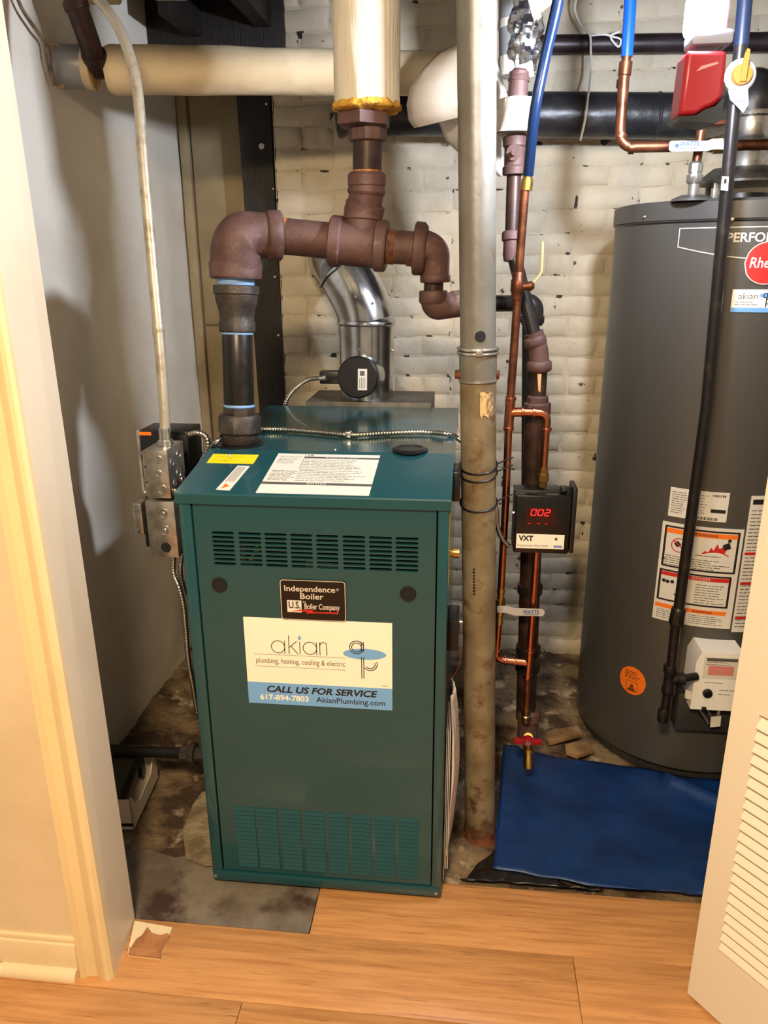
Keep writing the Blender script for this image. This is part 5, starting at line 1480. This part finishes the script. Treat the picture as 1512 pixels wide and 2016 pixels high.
while uu < u0 + w_ * .95:
    wd = rng.choice((.0012, .002, .003)); put_rect(b, hmap, uu, v1 - h_ * .16, uu + wd, v1 - h_ * .08, .0008, .0011); uu += wd + .0016
b.build('bar_code', m_ink, rl, smooth=False)
# warning sheet
ws, u0, v0, u1, v1 = tank_label(1293, 1036, 1452, 1233, 'warning_sheet', n=20); plabel(ws, 'white warning sheet with black framed panels')
w_, h_ = u1 - u0, v1 - v0
U = lambda f: u0 + w_ * f
W = lambda f: v1 - h_ * f
b = MB()
for (a, c, e, f) in ((.04, .03, .96, .44), (.03, .47, .93, .79)):
    put_frame(b, hmap, round_rect(U(a), W(f), U(a) + .006, W(c), .0028), [(U(a) + .003, (W(f) + W(c)) / 2)] * 20, .0013)
    put_frame(b, hmap, round_rect(U(e) - .006, W(f), U(e), W(c), .0028), [(U(e) - .003, (W(f) + W(c)) / 2)] * 20, .0013)
    put_rect(b, hmap, U(a) + .003, W(f), U(e) - .003, W(f) + .005, .001, .0013, 20); put_rect(b, hmap, U(a) + .003, W(c) - .005, U(e) - .003, W(c), .001, .0013, 20)
put_text(b, hmap, 'WARNING', U(.55), W(.078), .011, .0018, .02, space=1.2); put_text(b, hmap, 'WARNING', U(.62), W(.846), .010, .0018, .02, space=1.1)
put_loop(b, hmap, circle(U(.22), W(.20), .010, 4), .0013)
b.poly([hmap(U(.76), W(.16), .0018), hmap(U(.84), W(.13), .0018), hmap(U(.87), W(.19), .0018), hmap(U(.79), W(.21), .0018)])
put_loop(b, hmap, circle(U(.84), W(.115), .005, 10), .0018)
for (qx, qy) in ((.10, .585), (.15, .59), (.21, .585)): put_loop(b, hmap, circle(U(qx), W(qy), .0055, 10), .0013)
b.poly([hmap(U(.24), W(.70), .0013), hmap(U(.36), W(.72), .0013), hmap(U(.42), W(.77), .0013), hmap(U(.28), W(.74), .0013)])
b.poly([hmap(U(.05), W(.372), .0013), hmap(U(.09), W(.372), .0013), hmap(U(.07), W(.35), .0013)])
b.build('black_print', m_ink, ws, smooth=False)
b = MB(); put_rect(b, hmap, U(.065), W(.10), U(.935), W(.055), .0008, .0014, 20); put_rect(b, hmap, U(.02), W(.865), U(.92), W(.825), .0008, .0014, 20); b.build('orange_bar', m_orange, ws, smooth=False)
b = MB(); put_rect(b, hmap, U(.055), W(.53), U(.905), W(.492), .0008, .0014, 20)
fl_ = [(.52, .26), (.56, .23), (.60, .24), (.63, .19), (.66, .22), (.70, .15), (.73, .2), (.78, .17), (.82, .2), (.80, .24), (.87, .27)]
b.poly([hmap(U(a), W(c), .0014) for a, c in fl_[::1]])
ou, ov = U(.24), W(.21)
put_frame(b, hmap, circle(ou, ov, .021, 24), circle(ou, ov, .0185, 24), .0016)
b.poly([hmap(ou - .016, ov + .010, .0016), hmap(ou - .014, ov + .013, .0016), hmap(ou + .016, ov - .010, .0016), hmap(ou + .014, ov - .013, .0016)])
b.build('red_print', m_redink, ws, smooth=False)
b = MB(); put_text(b, hmap, 'DANGER', U(.56), W(.511), .010, .0018, .01, space=1.3); b.build('lettering', m_paper, ws, smooth=False)
b = MB(); fine_print(b, hmap, U(.08), W(.425), U(.90), W(.315), 5, .002, rng); fine_print(b, hmap, U(.50), W(.765), U(.88), W(.56), 8, .0018, rng); fine_print(b, hmap, U(.05), W(.98), U(.40), W(.88), 5, .0017, rng); fine_print(b, hmap, U(.46), W(.98), U(.92), W(.88), 5, .0017, rng); fine_print(b, hmap, U(.45), W(.29), U(.8), W(.27), 1, .002, rng)
b.build('fine_print', m_greyink, ws, smooth=False)
ls, u0, v0, u1, v1 = tank_label(1460, 976, 1560, 1240, 'instruction_sheet', n=16); plabel(ls, 'tall white instruction sheet')
w_, h_ = u1 - u0, v1 - v0
b = MB(); fine_print(b, hmap, u0 + .006, v0 + h_ * .03, u0 + w_ * .48, v1 - h_ * .09, 34, .0024, rng); fine_print(b, hmap, u0 + w_ * .52, v0 + h_ * .03, u1 - .006, v1 - h_ * .09, 34, .0024, rng); b.build('fine_print', m_greyink, ls, smooth=False)
b = MB(); put_rect(b, hmap, u0 + .006, v1 - h_ * .06, u1 - .006, v1 - h_ * .025, .0008, .0012, 12); b.build('black_bar', m_ink, ls, smooth=False)
b = MB()
for f in (.42, .64, .90): put_rect(b, hmap, u0 + .004, v1 - h_ * f, u0 + w_ * .4, v1 - h_ * (f - .02), .0008, .0014, 3)
b.build('red_bar', m_redink, ls, smooth=False)
ou, ov = on_tank(1245, 1340)
orr = abs(on_tank(1219, 1340)[0] - ou) * .98
b = MB(); put_disc(b, hmap, ou, ov, orr, .046, .0008); osk = b.build('round_sticker', m_orange, wh, smooth=False); plabel(osk, 'round orange sticker')
b = MB(); fine_print(b, hmap, ou - orr * .6, ov + .004, ou + orr * .6, ov + .032, 4, .003, rng, .0012); b.poly([hmap(ou - .014, ov - .034, .0013), hmap(ou + .014, ov - .034, .0013), hmap(ou + .008, ov - .024, .0013), hmap(ou - .008, ov - .024, .0013)])
put_loop(b, hmap, circle(ou, ov - .018, .006, 10), .0013); put_frame(b, hmap, round_rect(ou - .019, ov - .036, ou + .019, ov - .002, .002), round_rect(ou - .0175, ov - .0345, ou + .0175, ov - .0035, .002), .0013); b.build('black_print', mat('brown_ink', (110, 52, 16), .6), osk, smooth=False)
# gas control
gu0, gz1 = on_tank(1366, 1283); gu1, gz0 = on_tank(1470, 1398)
g_y = 1.955
gx0, gx1 = at(1366, 1340, g_y).x, at(1366, 1340, g_y).x + .135; gz1, gz0 = at(1400, 1285, g_y).z, at(1400, 1398, g_y).z
b = MB()
b.prism([V((gx0 + .012, g_y, gz1)), V((gx1 - .012, g_y, gz1)), V((gx1, g_y, gz1 - .03)), V((gx1, g_y, gz0)), V((gx0, g_y, gz0)), V((gx0, g_y, gz1 - .03))], V((0, .10, 0)))
gas = b.build('gas_control', m_white, wh, angle=30); plabel(gas, 'white gas control box')
gmap = flat_map((gx0, g_y, gz0), (1, 0, 0), (0, 0, 1), (0, -1, 0)); gw, gh = gx1 - gx0, gz1 - gz0
b = MB(); put_rect(b, gmap, gw * .15, gh * .56, gw * .85, gh * .93, 0, .0008); b.build('control_label', m_paper, gas, smooth=False)
b = MB(); put_rect(b, gmap, gw * .25, gh * .62, gw * .75, gh * .78, .0008, .0012); b.build('pink_print', mat('pink_ink', (206, 130, 120), .6), gas, smooth=False)
b = MB(); put_rect(b, gmap, gw * .2, gh * .86, gw * .8, gh * .91, .0008, .0012); fine_print(b, gmap, gw * .2, gh * .78, gw * .8, gh * .86, 2, .0015, rng, .0012); fine_print(b, gmap, gw * .2, gh * .45, gw * .7, gh * .52, 1, .0015, rng, .0012); fine_print(b, gmap, gw * .52, gh * .25, gw * .85, gh * .4, 2, .0015, rng, .0012); b.build('fine_print', m_greyink, gas, smooth=False)
kc = gmap(gw * .30, gh * .30, 0); b = MB(); b.lathe(kc, kc + V((0, -.008, 0)), [(0, .0135), (.8, .0125), (1, .010)], 20); b.build('knob', m_black, gas)
b = MB(); c = gmap(gw * .27, gh * .02, 0); b.box(c + V((-.006, -.006, -.008)), c + V((.006, .004, .006)), bev=.001); b.build('knob_stop', m_black, gas)
# wires below the control
def G(x, y, Y=g_y + .02): return at(x, y, Y)
wires = [([G(1350, 1360), G(1372, 1395), G(1392, 1420), G(1405, 1432)], m_black, .0028), ([G(1396, 1375), G(1394, 1395), G(1400, 1412), G(1406, 1425)], m_greyink, .0025), ([G(1372, 1388), G(1384, 1405), G(1395, 1425)], m_zinc, .004), ([G(1418, 1385), G(1414, 1408)], m_zinc, .006)]
for pts, mm, rr in wires:
    b = MB(); b.tube(catmull(pts, 6), rr, 8); b.build('igniter_wire', mm, wh)
for (x0, y0, x1, y1, sk) in ((1350, 1358, 1373, 1374, 9), (1400, 1412, 1420, 1432, -2)):
    b = MB(); b.prism([G(x0, y0, g_y + .01), G(x1, y0 + sk, g_y + .01), G(x1 - 2, y1 + sk, g_y + .01), G(x0 - 2, y1, g_y + .01)], V((0, .002, 0))); b.build('wire_tag', m_paper, wh, smooth=False)
b = MB(); b.box((gx0 - .02, 2.0, gz0 - .1), (gx1, 2.06, gz0 + .02), bev=.004); b.build('burner_recess', m_tankdark, wh)
# fittings on top: nipple, draft hood, collar
nx_, ny_ = at(1363, 392, 2.12).x, 2.12
b = MB(); b.lathe((nx_, ny_, TZ + .018), (nx_, ny_, TZ + .032), [(0, .05), (.4, .05), (1, .03)], 24); b.build('nipple_flange', m_tank, wh)
b = MB()
b.lathe((TX, TY, TZ + .075), (TX, TY, TZ + .115), [(0, .125), (.15, .127), (1, .085)], 40); b.build('draft_hood', m_zinc, wh)
for a in (.6, 2.2, 3.8, 5.2):
    c = V((TX + .115 * cos(a), TY + .115 * sin(a), TZ + .02)); b = MB(); b.box(c + V((-.008, -.002, 0)), c + V((.008, .002, .06)), bev=.0005); b.build('hood_leg', m_zinc, wh)
b = MB(); b.lathe((TX, TY, TZ + .02), (TX, TY, TZ + .05), [(0, .075), (1, .07)], 32); b.build('flue_outlet', m_black, wh)

# ================================================================== GAS PIPE in front of the heater
YG = 1.93
gp = thing('gas_pipe', 'black gas pipe with yellow valve handle in front of the water heater', 'pipe', at(1305, 1410, YG))
def Gp(x, y, Y=YG): return at(x, y, Y)
gk = px(1, Gp(1400, 700))
b = MB(); b.tube([Gp(1462, 60), Gp(1448, 180), Gp(1391, 800), Gp(1336, 1200)], gk * 11.5, 20); b.build('vertical_pipe', m_steel, gp)
b = MB(); b.cyl(Gp(1459, 90), ext(Gp(1459, 90), Gp(1470, -40), CEIL_Z), gk * 12.5, 20); plabel(b.build('blue_grey_pipe', mat('blue_grey_upper', (26, 36, 58), .35, .2), gp), 'blue grey upper pipe')  # upper length in a bluer tone than the pipe below
b = MB(); b.lathe(Gp(1337, 1195), Gp(1330, 1232), [(0, gk * 12), (.1, gk * 16), (.8, gk * 17), (1, gk * 12)], 8); b.build('union_nut', m_steel, gp)
b = MB(); b.cyl(Gp(1331, 1228), Gp(1320, 1330), gk * 11, 20); b.build('nipple', m_steel, gp)
b = MB(); b.lathe(Gp(1320.5, 1308), Gp(1315, 1366), [(0, gk * 13), (.05, gk * 15), (.25, gk * 15), (.3, gk * 12.5), (.7, gk * 12.5), (.75, gk * 15), (.95, gk * 15), (1, gk * 13)], 20)
b.lathe(Gp(1318, 1337), Gp(1348, 1337), [(0, gk * 12), (.5, gk * 12), (.55, gk * 14), (1, gk * 14)], 20); b.build('tee', m_steel, gp)
b = MB(); b.cyl(Gp(1340, 1337), V((gx0 + .004, YG + .02, Gp(1340, 1337).z)), gk * 9, 16); b.build('nipple', m_steel, gp)
b = MB(); b.cyl(Gp(1315, 1360), Gp(1308, 1405), gk * 10, 20); b.build('drip_leg', m_steel, gp)
b = MB(); b.lathe(Gp(1308, 1395), Gp(1304, 1420), [(0, gk * 11), (.1, gk * 13), (.8, gk * 13), (1, gk * 11)], 20); b.build('drip_cap', m_steel, gp)
gc = Gp(1456, 150, YG - .012)
b = MB(); b.lathe(Gp(1450, 130), Gp(1446, 176), [(0, gk * 13), (.2, gk * 17), (.8, gk * 17), (1, gk * 13)], 16)
b.build('gas_valve', m_brass, gp)
b = MB(); b.lathe(gc, gc + V((0, -.012, 0)), [(0, gk * 26), (.5, gk * 27), (1, gk * 24)], 28); b.build('valve_tag', m_lever, gp)
b = MB(); b.lathe(gc + V((0, -.012, 0)), gc + V((0, -.022, 0)), [(0, gk * 18), (1, gk * 16)], 20)
b.prism([gc + V((-gk * 5, -.022, -gk * 12)), gc + V((gk * 5, -.022, -gk * 12)), gc + V((gk * 6, -.022, gk * 36)), gc + V((gk * 1, -.022, gk * 38)), gc + V((-gk * 2, -.022, gk * 30))], V((0, -.006, 0)))
plabel(b.build('valve_handle', mat('yellow_handle', (140, 80, 12), .45), gp, angle=30), 'yellow orange handle')
b = MB(); b.prism([Gp(1434, 178, YG - .03), Gp(1472, 172, YG - .03), Gp(1474, 205, YG - .035), Gp(1463, 222, YG - .035), Gp(1450, 208, YG - .035), Gp(1438, 196, YG - .03)], V((0, .002, 0))); hang = b.build('hang_tag', m_paper, gp, smooth=False)
b = MB(); b.prism([Gp(1444, 188, YG - .037), Gp(1464, 192, YG - .037), Gp(1464, 200, YG - .037), Gp(1446, 197, YG - .037)], V((0, .0015, 0))); plabel(b.build('tag_mark', mat('pink_mark', (226, 90, 150), .5), hang, smooth=False), 'pink mark')
b = MB(); b.prism([Gp(1422, 347, YG - .016), Gp(1435, 348, YG - .016), Gp(1433, 376, YG - .016), Gp(1419, 374, YG - .016)], V((0, .002, 0))); b.build('pipe_sticker', m_paper, gp, smooth=False)
b = MB(); b.prism([Gp(1426, 352, YG - .0175), Gp(1431, 352, YG - .0175), Gp(1430, 361, YG - .0175), Gp(1425, 361, YG - .0175)], V((0, .0008, 0))); b.build('sticker_print', m_ink, gp, smooth=False)

# ================================================================== COPPER COLD SUPPLY above the heater
YS = 2.12
cs = thing('copper_supply_piping', 'copper cold water pipe with bright blue tubing above the heater', 'pipe', (nx_, ny_, TZ + .022))
def S(x, y, Y=YS): return at(x, y, Y)
ks = px(1, S(1250, 250))
b = MB(); b.tube([S(1243, -60), S(1240, 20), S(1234, 112)], ks * 11.5, 16); plabel(b.build('blue_tubing', m_pex, cs), 'bright blue plastic tubing')
b = MB(); b.lathe(S(1234, 108), S(1229, 150), [(0, ks * 9), (.3, ks * 9), (.33, ks * 12.5), (.95, ks * 12.5), (1, ks * 11)], 16); b.build('adapter', m_coppold, cs)
b = MB(); b.tube(fillet([S(1229, 146), S(1219, 290), S(1330, 288)], .04, 10), ks * 10.5, 18); b.build('copper_pipe', m_coppold, cs)
b = MB(); b.cyl(S(1224, 262), S(1221, 272), ks * 12, 16); b.cyl(S(1238, 291), S(1248, 291), ks * 12, 16); b.build('solder_ring', m_coppold, cs)
b = MB(); b.tube([S(1325, 288), S(1560, 284)], ks * 10, 16); b.build('copper_pipe', m_coppold, cs)
b = MB(); b.lathe(S(1395, 287), S(1436, 286), [(0, ks * 12), (.2, ks * 12), (.22, ks * 15), (.8, ks * 15), (.82, ks * 12), (1, ks * 12)], 16); b.cyl(S(1416, 286), S(1416, 286, YS - .03), ks * 7, 12); b.build('ball_valve', m_brass, cs)
b = MB()
hx = YS - .034
hq = [(1318, 280), (1322, 277), (1392, 277), (1404, 273), (1424, 272), (1426, 294), (1404, 294), (1392, 297), (1322, 299), (1317, 295)]
b.prism([S(x, y, hx) for x, y in hq], V((0, .005, 0))); wl2 = b.build('valve_lever', m_lever, cs, smooth=False)
wm2 = flat_map(S(1318, 287, hx), (1, 0, 0), (0, 0, 1), (0, -1, 0))
b = MB(); put_text(b, wm2, 'WATTS', ks * 37, ks * 2.5, ks * 12, .001, .02, xscale=.9); put_rect(b, wm2, ks * 20, -ks * 5.5, ks * 54, -ks * 4.5, 0, .001); put_loop(b, wm2, circle(ks * 14, ks * 0, ks * 4, 10), .001); b.build('lettering', bpy.data.materials['brand_blue_ink'], wl2, smooth=False)
tz_ = S(1368, 290).z
b = MB(); b.cyl(V((nx_, ny_, S(1366, 325).z)), V((nx_ + .004, ny_, S(1371, 246).z)), ks * 9, 16); b.build('copper_pipe', m_coppold, cs)
b = MB(); b.lathe(V((nx_, ny_, S(1363, 362).z)), V((nx_, ny_, S(1363, 318).z)), [(0, ks * 13), (.1, ks * 16), (.4, ks * 16), (.42, ks * 12), (.5, ks * 12), (.52, ks * 14), (.9, ks * 14), (1, ks * 10)], 8); b.build('union_nut', m_nickel, cs)
b = MB(); b.cyl(V((nx_, ny_, TZ + .02)), V((nx_, ny_, S(1363, 358).z)), ks * 10.5, 16); b.build('nipple', m_nickel, cs)
b = MB(); b.box(V((nx_ - .012, ny_ - .03, S(1371, 250).z)), V((nx_ + .05, ny_ + .04, S(1371, 241).z)), bev=.002); plabel(b.build('pipe_bracket', m_coppold, cs), 'flat copper bracket')

# ================================================================== WORK LIGHT
YL = 1.57
wz = lambda y: S(1385, y, YL).z
lamp = thing('work_light', 'red work light with glaring white lens above the water heater', 'work light', at(1375, 240, YL))
b = MB()
body = [(1336, 228), (1353, 98), (1434, 98), (1425, 190), (1408, 208), (1388, 214), (1372, 226)]
b.prism([at(x, y, YL - .035) for x, y in body], V((0, .07, 0)))
bo = b.build('body', m_red, lamp, angle=20)
bv = bo.modifiers.new('round', 'BEVEL'); bv.width = .008; bv.segments = 3; bv.limit_method = 'ANGLE'
b = MB()
foot = [(1336, 229), (1371, 227), (1388, 215), (1408, 209), (1426, 191), (1420, 236), (1405, 242), (1345, 238), (1338, 234)]
b.prism([at(x, y, YL - .040) for x, y in foot], V((0, .08, 0)))
b.build('foot', m_black, lamp, angle=30)
b = MB(); q0_, q1_ = at(1352, 97, YL), at(1437, 64, YL)
b.box((q0_.x, YL - .03, q0_.z), (q1_.x, YL + .03, q1_.z), bev=.006); plabel(b.build('neck', mat('glare_neck', (150, 156, 176), .4), lamp), 'collar painted pale as lens glare')  # pale bluish tint is the lens glare put into the collar's colour
l0, l1 = at(1358, 62, YL - .03), at(1436, -30, YL - .03)
b = MB(); b.box((l0.x, YL - .03, l0.z), (l1.x, YL + .03, l1.z), bev=.01); plabel(b.build('lens', m_led, lamp), 'glaring white lens')
b = MB(); b.box((l1.x + .001, YL - .012, l0.z - .02), (l1.x + .010, YL + .030, l1.z + .01), bev=.003); b.build('spine', m_red, lamp)
b = MB(); lc = (l0.x + l1.x) / 2; b.box((l0.x - .002, YL - .032, l1.z), (l1.x + .010, YL + .032, l1.z + .03), bev=.006); b.build('top_cap', m_red, lamp)
b = MB(); b.tube(fillet([(lc, YL, l1.z + .025), (lc, YL, CEIL_Z - .03), (lc + .03, YL, CEIL_Z - .01), (lc + .03, YL, CEIL_Z + .002)], .02), .004, 8); b.build('hanging_hook', m_zinc, lamp)
b = MB(); c = at(1392, 135, YL - .036); fm = flat_map(c, (1, 0, 0), (0, 0, 1), (0, -1, 0))
b.poly([fm(-.018, -.004, .0006), fm(-.010, .004, .0006), fm(.016, .010, .0006), fm(.018, .007, .0006), fm(-.008, -.001, .0006)])
plabel(b.build('body_mark', mat('pale_red_mark', (240, 150, 150), .4), bo, smooth=False), 'faint pale script mark')

# ================================================================== THINGS ON THE FLOOR
# blue tarp
tb = MB()
TL, TR_, BL, BR = atz(990, 1478, .0), atz(1440, 1546, .0), atz(970, 1716, .0), atz(1400, 1790, .0)
BR = BR + (BR - BL) * .4; TR_ = TR_ + (TR_ - TL) * .25
NUX, NVY = 60, 40
def tarpf(u, v):
    e = .010 * noise.noise(V((u * 7, 0, v * 5)))
    a = TL.lerp(TR_, u); c = BL.lerp(BR, u)
    p = a.lerp(c, v) + V((e, e, 0))
    z = .012 + .006 * noise.noise(V((u * 4, v * 4, 2))) + .003 * noise.noise(V((u * 12, v * 12, 5)))
    ridge = math.exp(-((v - (.08 + (u - .60) * .9)) / .05) ** 2) * .022 if u > .58 else 0
    z += ridge
    if u < .06 and v < .1: z += .012
    # keep below the heater and stop at the laminate edge
    if p.y < 1.64: z = max(z, .004)
    return V((p.x, max(p.y, 1.575 + .05 * max(0, .25 - u)), z))
tb.grid(tarpf, NUX, NVY)
to = tag(tb.build('blue_tarp', m_tarp, angle=80), 'blue plastic sheet spread on the floor before the water heater', 'tarp')
sm = to.modifiers.new('thick', 'SOLIDIFY'); sm.thickness = .003; sm.offset = -1
# black bag
bb = MB()
outl = [atz(912, 1738), atz(940, 1700), atz(966, 1682), atz(990, 1652), atz(1010, 1640), atz(1060, 1720), atz(1160, 1758)]
def bagm(u, v):
    t = u * (len(outl) - 1); i = min(int(t), len(outl) - 2); top_ = outl[i].lerp(outl[i + 1], t - i)
    A = atz(905, 1735); B = atz(1190, 1764); low = A.lerp(B, u)
    p = low.lerp(top_, v)
    z = .002 + .008 * sin(pi * v) + .007 * noise.noise(V((u * 8, v * 5, 7))) 
    return V((p.x, max(p.y, 1.572), .001 + z * (1 - .8 * min(1, v * 1.6)) - .004 * v))
bb.grid(bagm, 36, 12)
bo_ = tag(bb.build('black_bag', m_bag, angle=60), 'crumpled black plastic bag under the left corner of the blue sheet', 'bag')
sm = bo_.modifiers.new('thick', 'SOLIDIFY'); sm.thickness = .002; sm.offset = -1
# scrap wood by the heater
for pts, lb in (([(1076, 1446), (1136, 1434), (1146, 1450), (1082, 1468), (1074, 1460)], 'pale scrap wood piece on the dirt beside the heater, the farther one'), ([(1112, 1472), (1150, 1462), (1168, 1482), (1136, 1494), (1114, 1486)], 'pale scrap wood piece at the edge of the blue sheet, the nearer one')):
    b = MB(); b.prism([atz(x, y, .010) for x, y in pts], V((0, 0, .012))); tag(b.build('wood_scrap', m_scrapwood, angle=20), lb, 'scrap wood', 'scrap wood by the heater')
# pale stone slab left of the boiler
b = MB()
st = [(398, 1565), (380, 1590), (360, 1640), (366, 1690), (402, 1705), (425, 1705), (425, 1560)]
b.prism([atz(x, y, .005) for x, y in st], V((0, 0, .010)))
tag(b.build('stone_slab', m_stone, angle=20), 'broken pale stone slab against the lower left of the boiler', 'stone')
# pebbles of rubble (too many and too small to count)
b = MB()
for k in range(420):
    x = rng.uniform(-1.02, -.62); y = rng.uniform(1.58, 2.6)
    if rng.random() < .4: x = rng.uniform(-.0, .55); y = rng.uniform(1.95, 2.7)
    if (x - TX) ** 2 + (y - TY) ** 2 < (TR + .02) ** 2: continue
    if x < -.80 and y < 1.98: continue
    r = rng.uniform(.003, .011) * (.6 if y < 1.62 else 1)
    t = bmesh.new(); bmesh.ops.create_icosphere(t, subdivisions=1, radius=r)
    for q in t.verts: q.co *= rng.uniform(.7, 1.2)
    b.merge(t, M.Translation((x, y, dirt_h(x, y) + r * .2)) @ M.Diagonal((1.3, 1, .6, 1)))
o = b.build('rubble', m_dirt, smooth=False); tag(o, 'loose grit and rubble lying on the dirt floor', 'rubble', kind='stuff')
# steel pipe with union along the floor at the left
fpz = .045
fpipe = thing('floor_pipe', 'dark steel pipe with union near the floor left of the boiler', 'pipe', (-1.0, 2.0, 0))
YFP = 1.80
pL, pR = at(215, 1478, YFP), at(392, 1484, YFP)
kq = px(1, pL)
b = MB(); b.cyl(pL - V((.06, 0, 0)), pR, kq * 11.5, 20); b.build('pipe', m_steel, fpipe)
b = MB(); b.lathe(at(354, 1483, YFP), at(376, 1484, YFP), [(0, kq * 13), (.2, kq * 17), (1, kq * 17)], 8); b.lathe(at(374, 1484, YFP), at(387, 1484, YFP), [(0, kq * 20), (.1, kq * 22), (.9, kq * 22), (1, kq * 19)], 8); b.lathe(at(387, 1484, YFP), at(402, 1485, YFP), [(0, kq * 15), (1, kq * 15)], 8); b.build('union_nut', m_iron, fpipe)
b = MB(); b.cyl(at(398, 1485, YFP), V((bx0 + .002, YFP, at(398, 1485, YFP).z)), kq * 11, 16); b.build('pipe_end', m_steel, fpipe)
b = MB(); b.tube(fillet([pL - V((.05, 0, 0)), pL + V((-.085, 0, 0)), V((pL.x - .085, YFP, -.01))], .03), kq * 11.5, 16); b.build('pipe_drop', m_steel, fpipe)
# white carton with a dark tray leaning in it
cx = thing('carton', 'open white cardboard carton on the dirt left of the boiler', 'box', atz(262, 1632, 0))
cA = atz(264, 1634, .004); cB = atz(312, 1530, .004)       # front right and back right bottom corners
ldir = (cB - cA).normalized(); wdir = V((-ldir.y, ldir.x, 0))
if wdir.x > 0: wdir = -wdir
CL, CW, CH = (cB - cA).length, .17, .098
cz0 = .004
def carton_wall(p, q, h0, h1, n):
    b = MB(); b.prism([p, q, q + V((0, 0, h1)), p + V((0, 0, h0))], n * .004); return b.build('carton_wall', m_card, cx, smooth=False)
c1, c2, c3, c4 = cA, cB, cB + wdir * CW, cA + wdir * CW
b = MB(); b.prism([c1, c2, c3, c4], V((0, 0, .003))); b.build('carton_floor', m_card, cx, smooth=False)
b = MB()
pr = [(0, 0), (1, 0), (1, 1), (.92, 1), (.75, .55), (.3, .48), (.14, .62), (.05, 1.0), (0, 1.0)]
b.prism([c1 + ldir * (CL * u) + V((0, 0, CH * v)) for u, v in pr], wdir * .004); b.build('carton_wall', m_card, cx, smooth=False)
carton_wall(c2, c3, CH, CH, -ldir); carton_wall(c3, c4, CH, CH, -wdir); carton_wall(c4, c1, CH, CH, ldir)
b = MB(); b.prism([c1 + V((0, 0, .022)) - ldir * .0006, c4 + V((0, 0, .022)) - ldir * .0006, c4 + V((0, 0, .012)) - ldir * .0006, c1 + V((0, 0, .012)) - ldir * .0006], ldir * .0005); b.build('printed_stripe', m_ink, cx, smooth=False)
b = MB()
m0 = c1 + ldir * .02 + wdir * .03 + V((0, 0, .075))
tray = tag(MB().box((0, 0, 0), (.001, .001, .001)).build('dark_frame', m_black), 'dark framed panel lying in the white carton', 'frame')
me0 = tray.data
b = MB()
fw, fl2 = CW - .05, CL - .03
pz = lambda u, v: c1 + ldir * (.012 + fl2 * u) + wdir * (.03 + fw * v) + V((0, 0, .060 + .030 * u))
for (a, c, e, f) in ((0, 0, 1, .14), (0, .86, 1, 1), (0, .14, .1, .86), (.9, .14, 1, .86)):
    b.prism([pz(a, c), pz(e, c), pz(e, f), pz(a, f)], V((0, 0, .014)))
b.prism([pz(.85, .0), pz(1, .0), pz(1, .1), pz(.85, .1)], V((0, 0, -.05)))
bpy.data.objects.remove(tray); 
tray = thing('dark_frame', 'dark framed panel lying in the white carton', 'frame', c1 + ldir * .1 + wdir * .08 + V((0, 0, .07)))
b.build('frame_bars', m_black, tray, smooth=False)
b = MB(); b.prism([pz(.1, .14), pz(.9, .14), pz(.9, .86), pz(.1, .86)], V((0, 0, .009))); b.build('panel', mat('dark_olive_panel', (74, 76, 62), .3), tray, smooth=False)
# broken tile of card and plaster on the laminate
kt = thing('broken_tile', 'broken cream tile with brown torn paper face beside the door jamb', 'tile', atz(290, 1860))
kq4 = [atz(266, 1819), atz(340, 1832), atz(314, 1890), atz(252, 1882)]
b = MB(); b.prism(kq4, V((0, 0, .010))); b.build('tile_body', m_trim, kt, smooth=False)
b = MB()
rag = [(256, 1870), (268, 1850), (280, 1842), (290, 1826), (300, 1838), (316, 1842), (330, 1838), (334, 1843), (318, 1872), (258, 1868)]
b.prism([atz(x, y, .010) for x, y in rag], V((0, 0, .002))); plabel(b.build('torn_face', m_kraft, kt, smooth=False), 'brown torn paper face')
b = MB(); b.prism([atz(256, 1866, .012), atz(318, 1872, .012), atz(315, 1887, .010), atz(253, 1880, .010)], V((0, 0, .003))); b.build('tile_edge', m_kraft, kt, smooth=False)
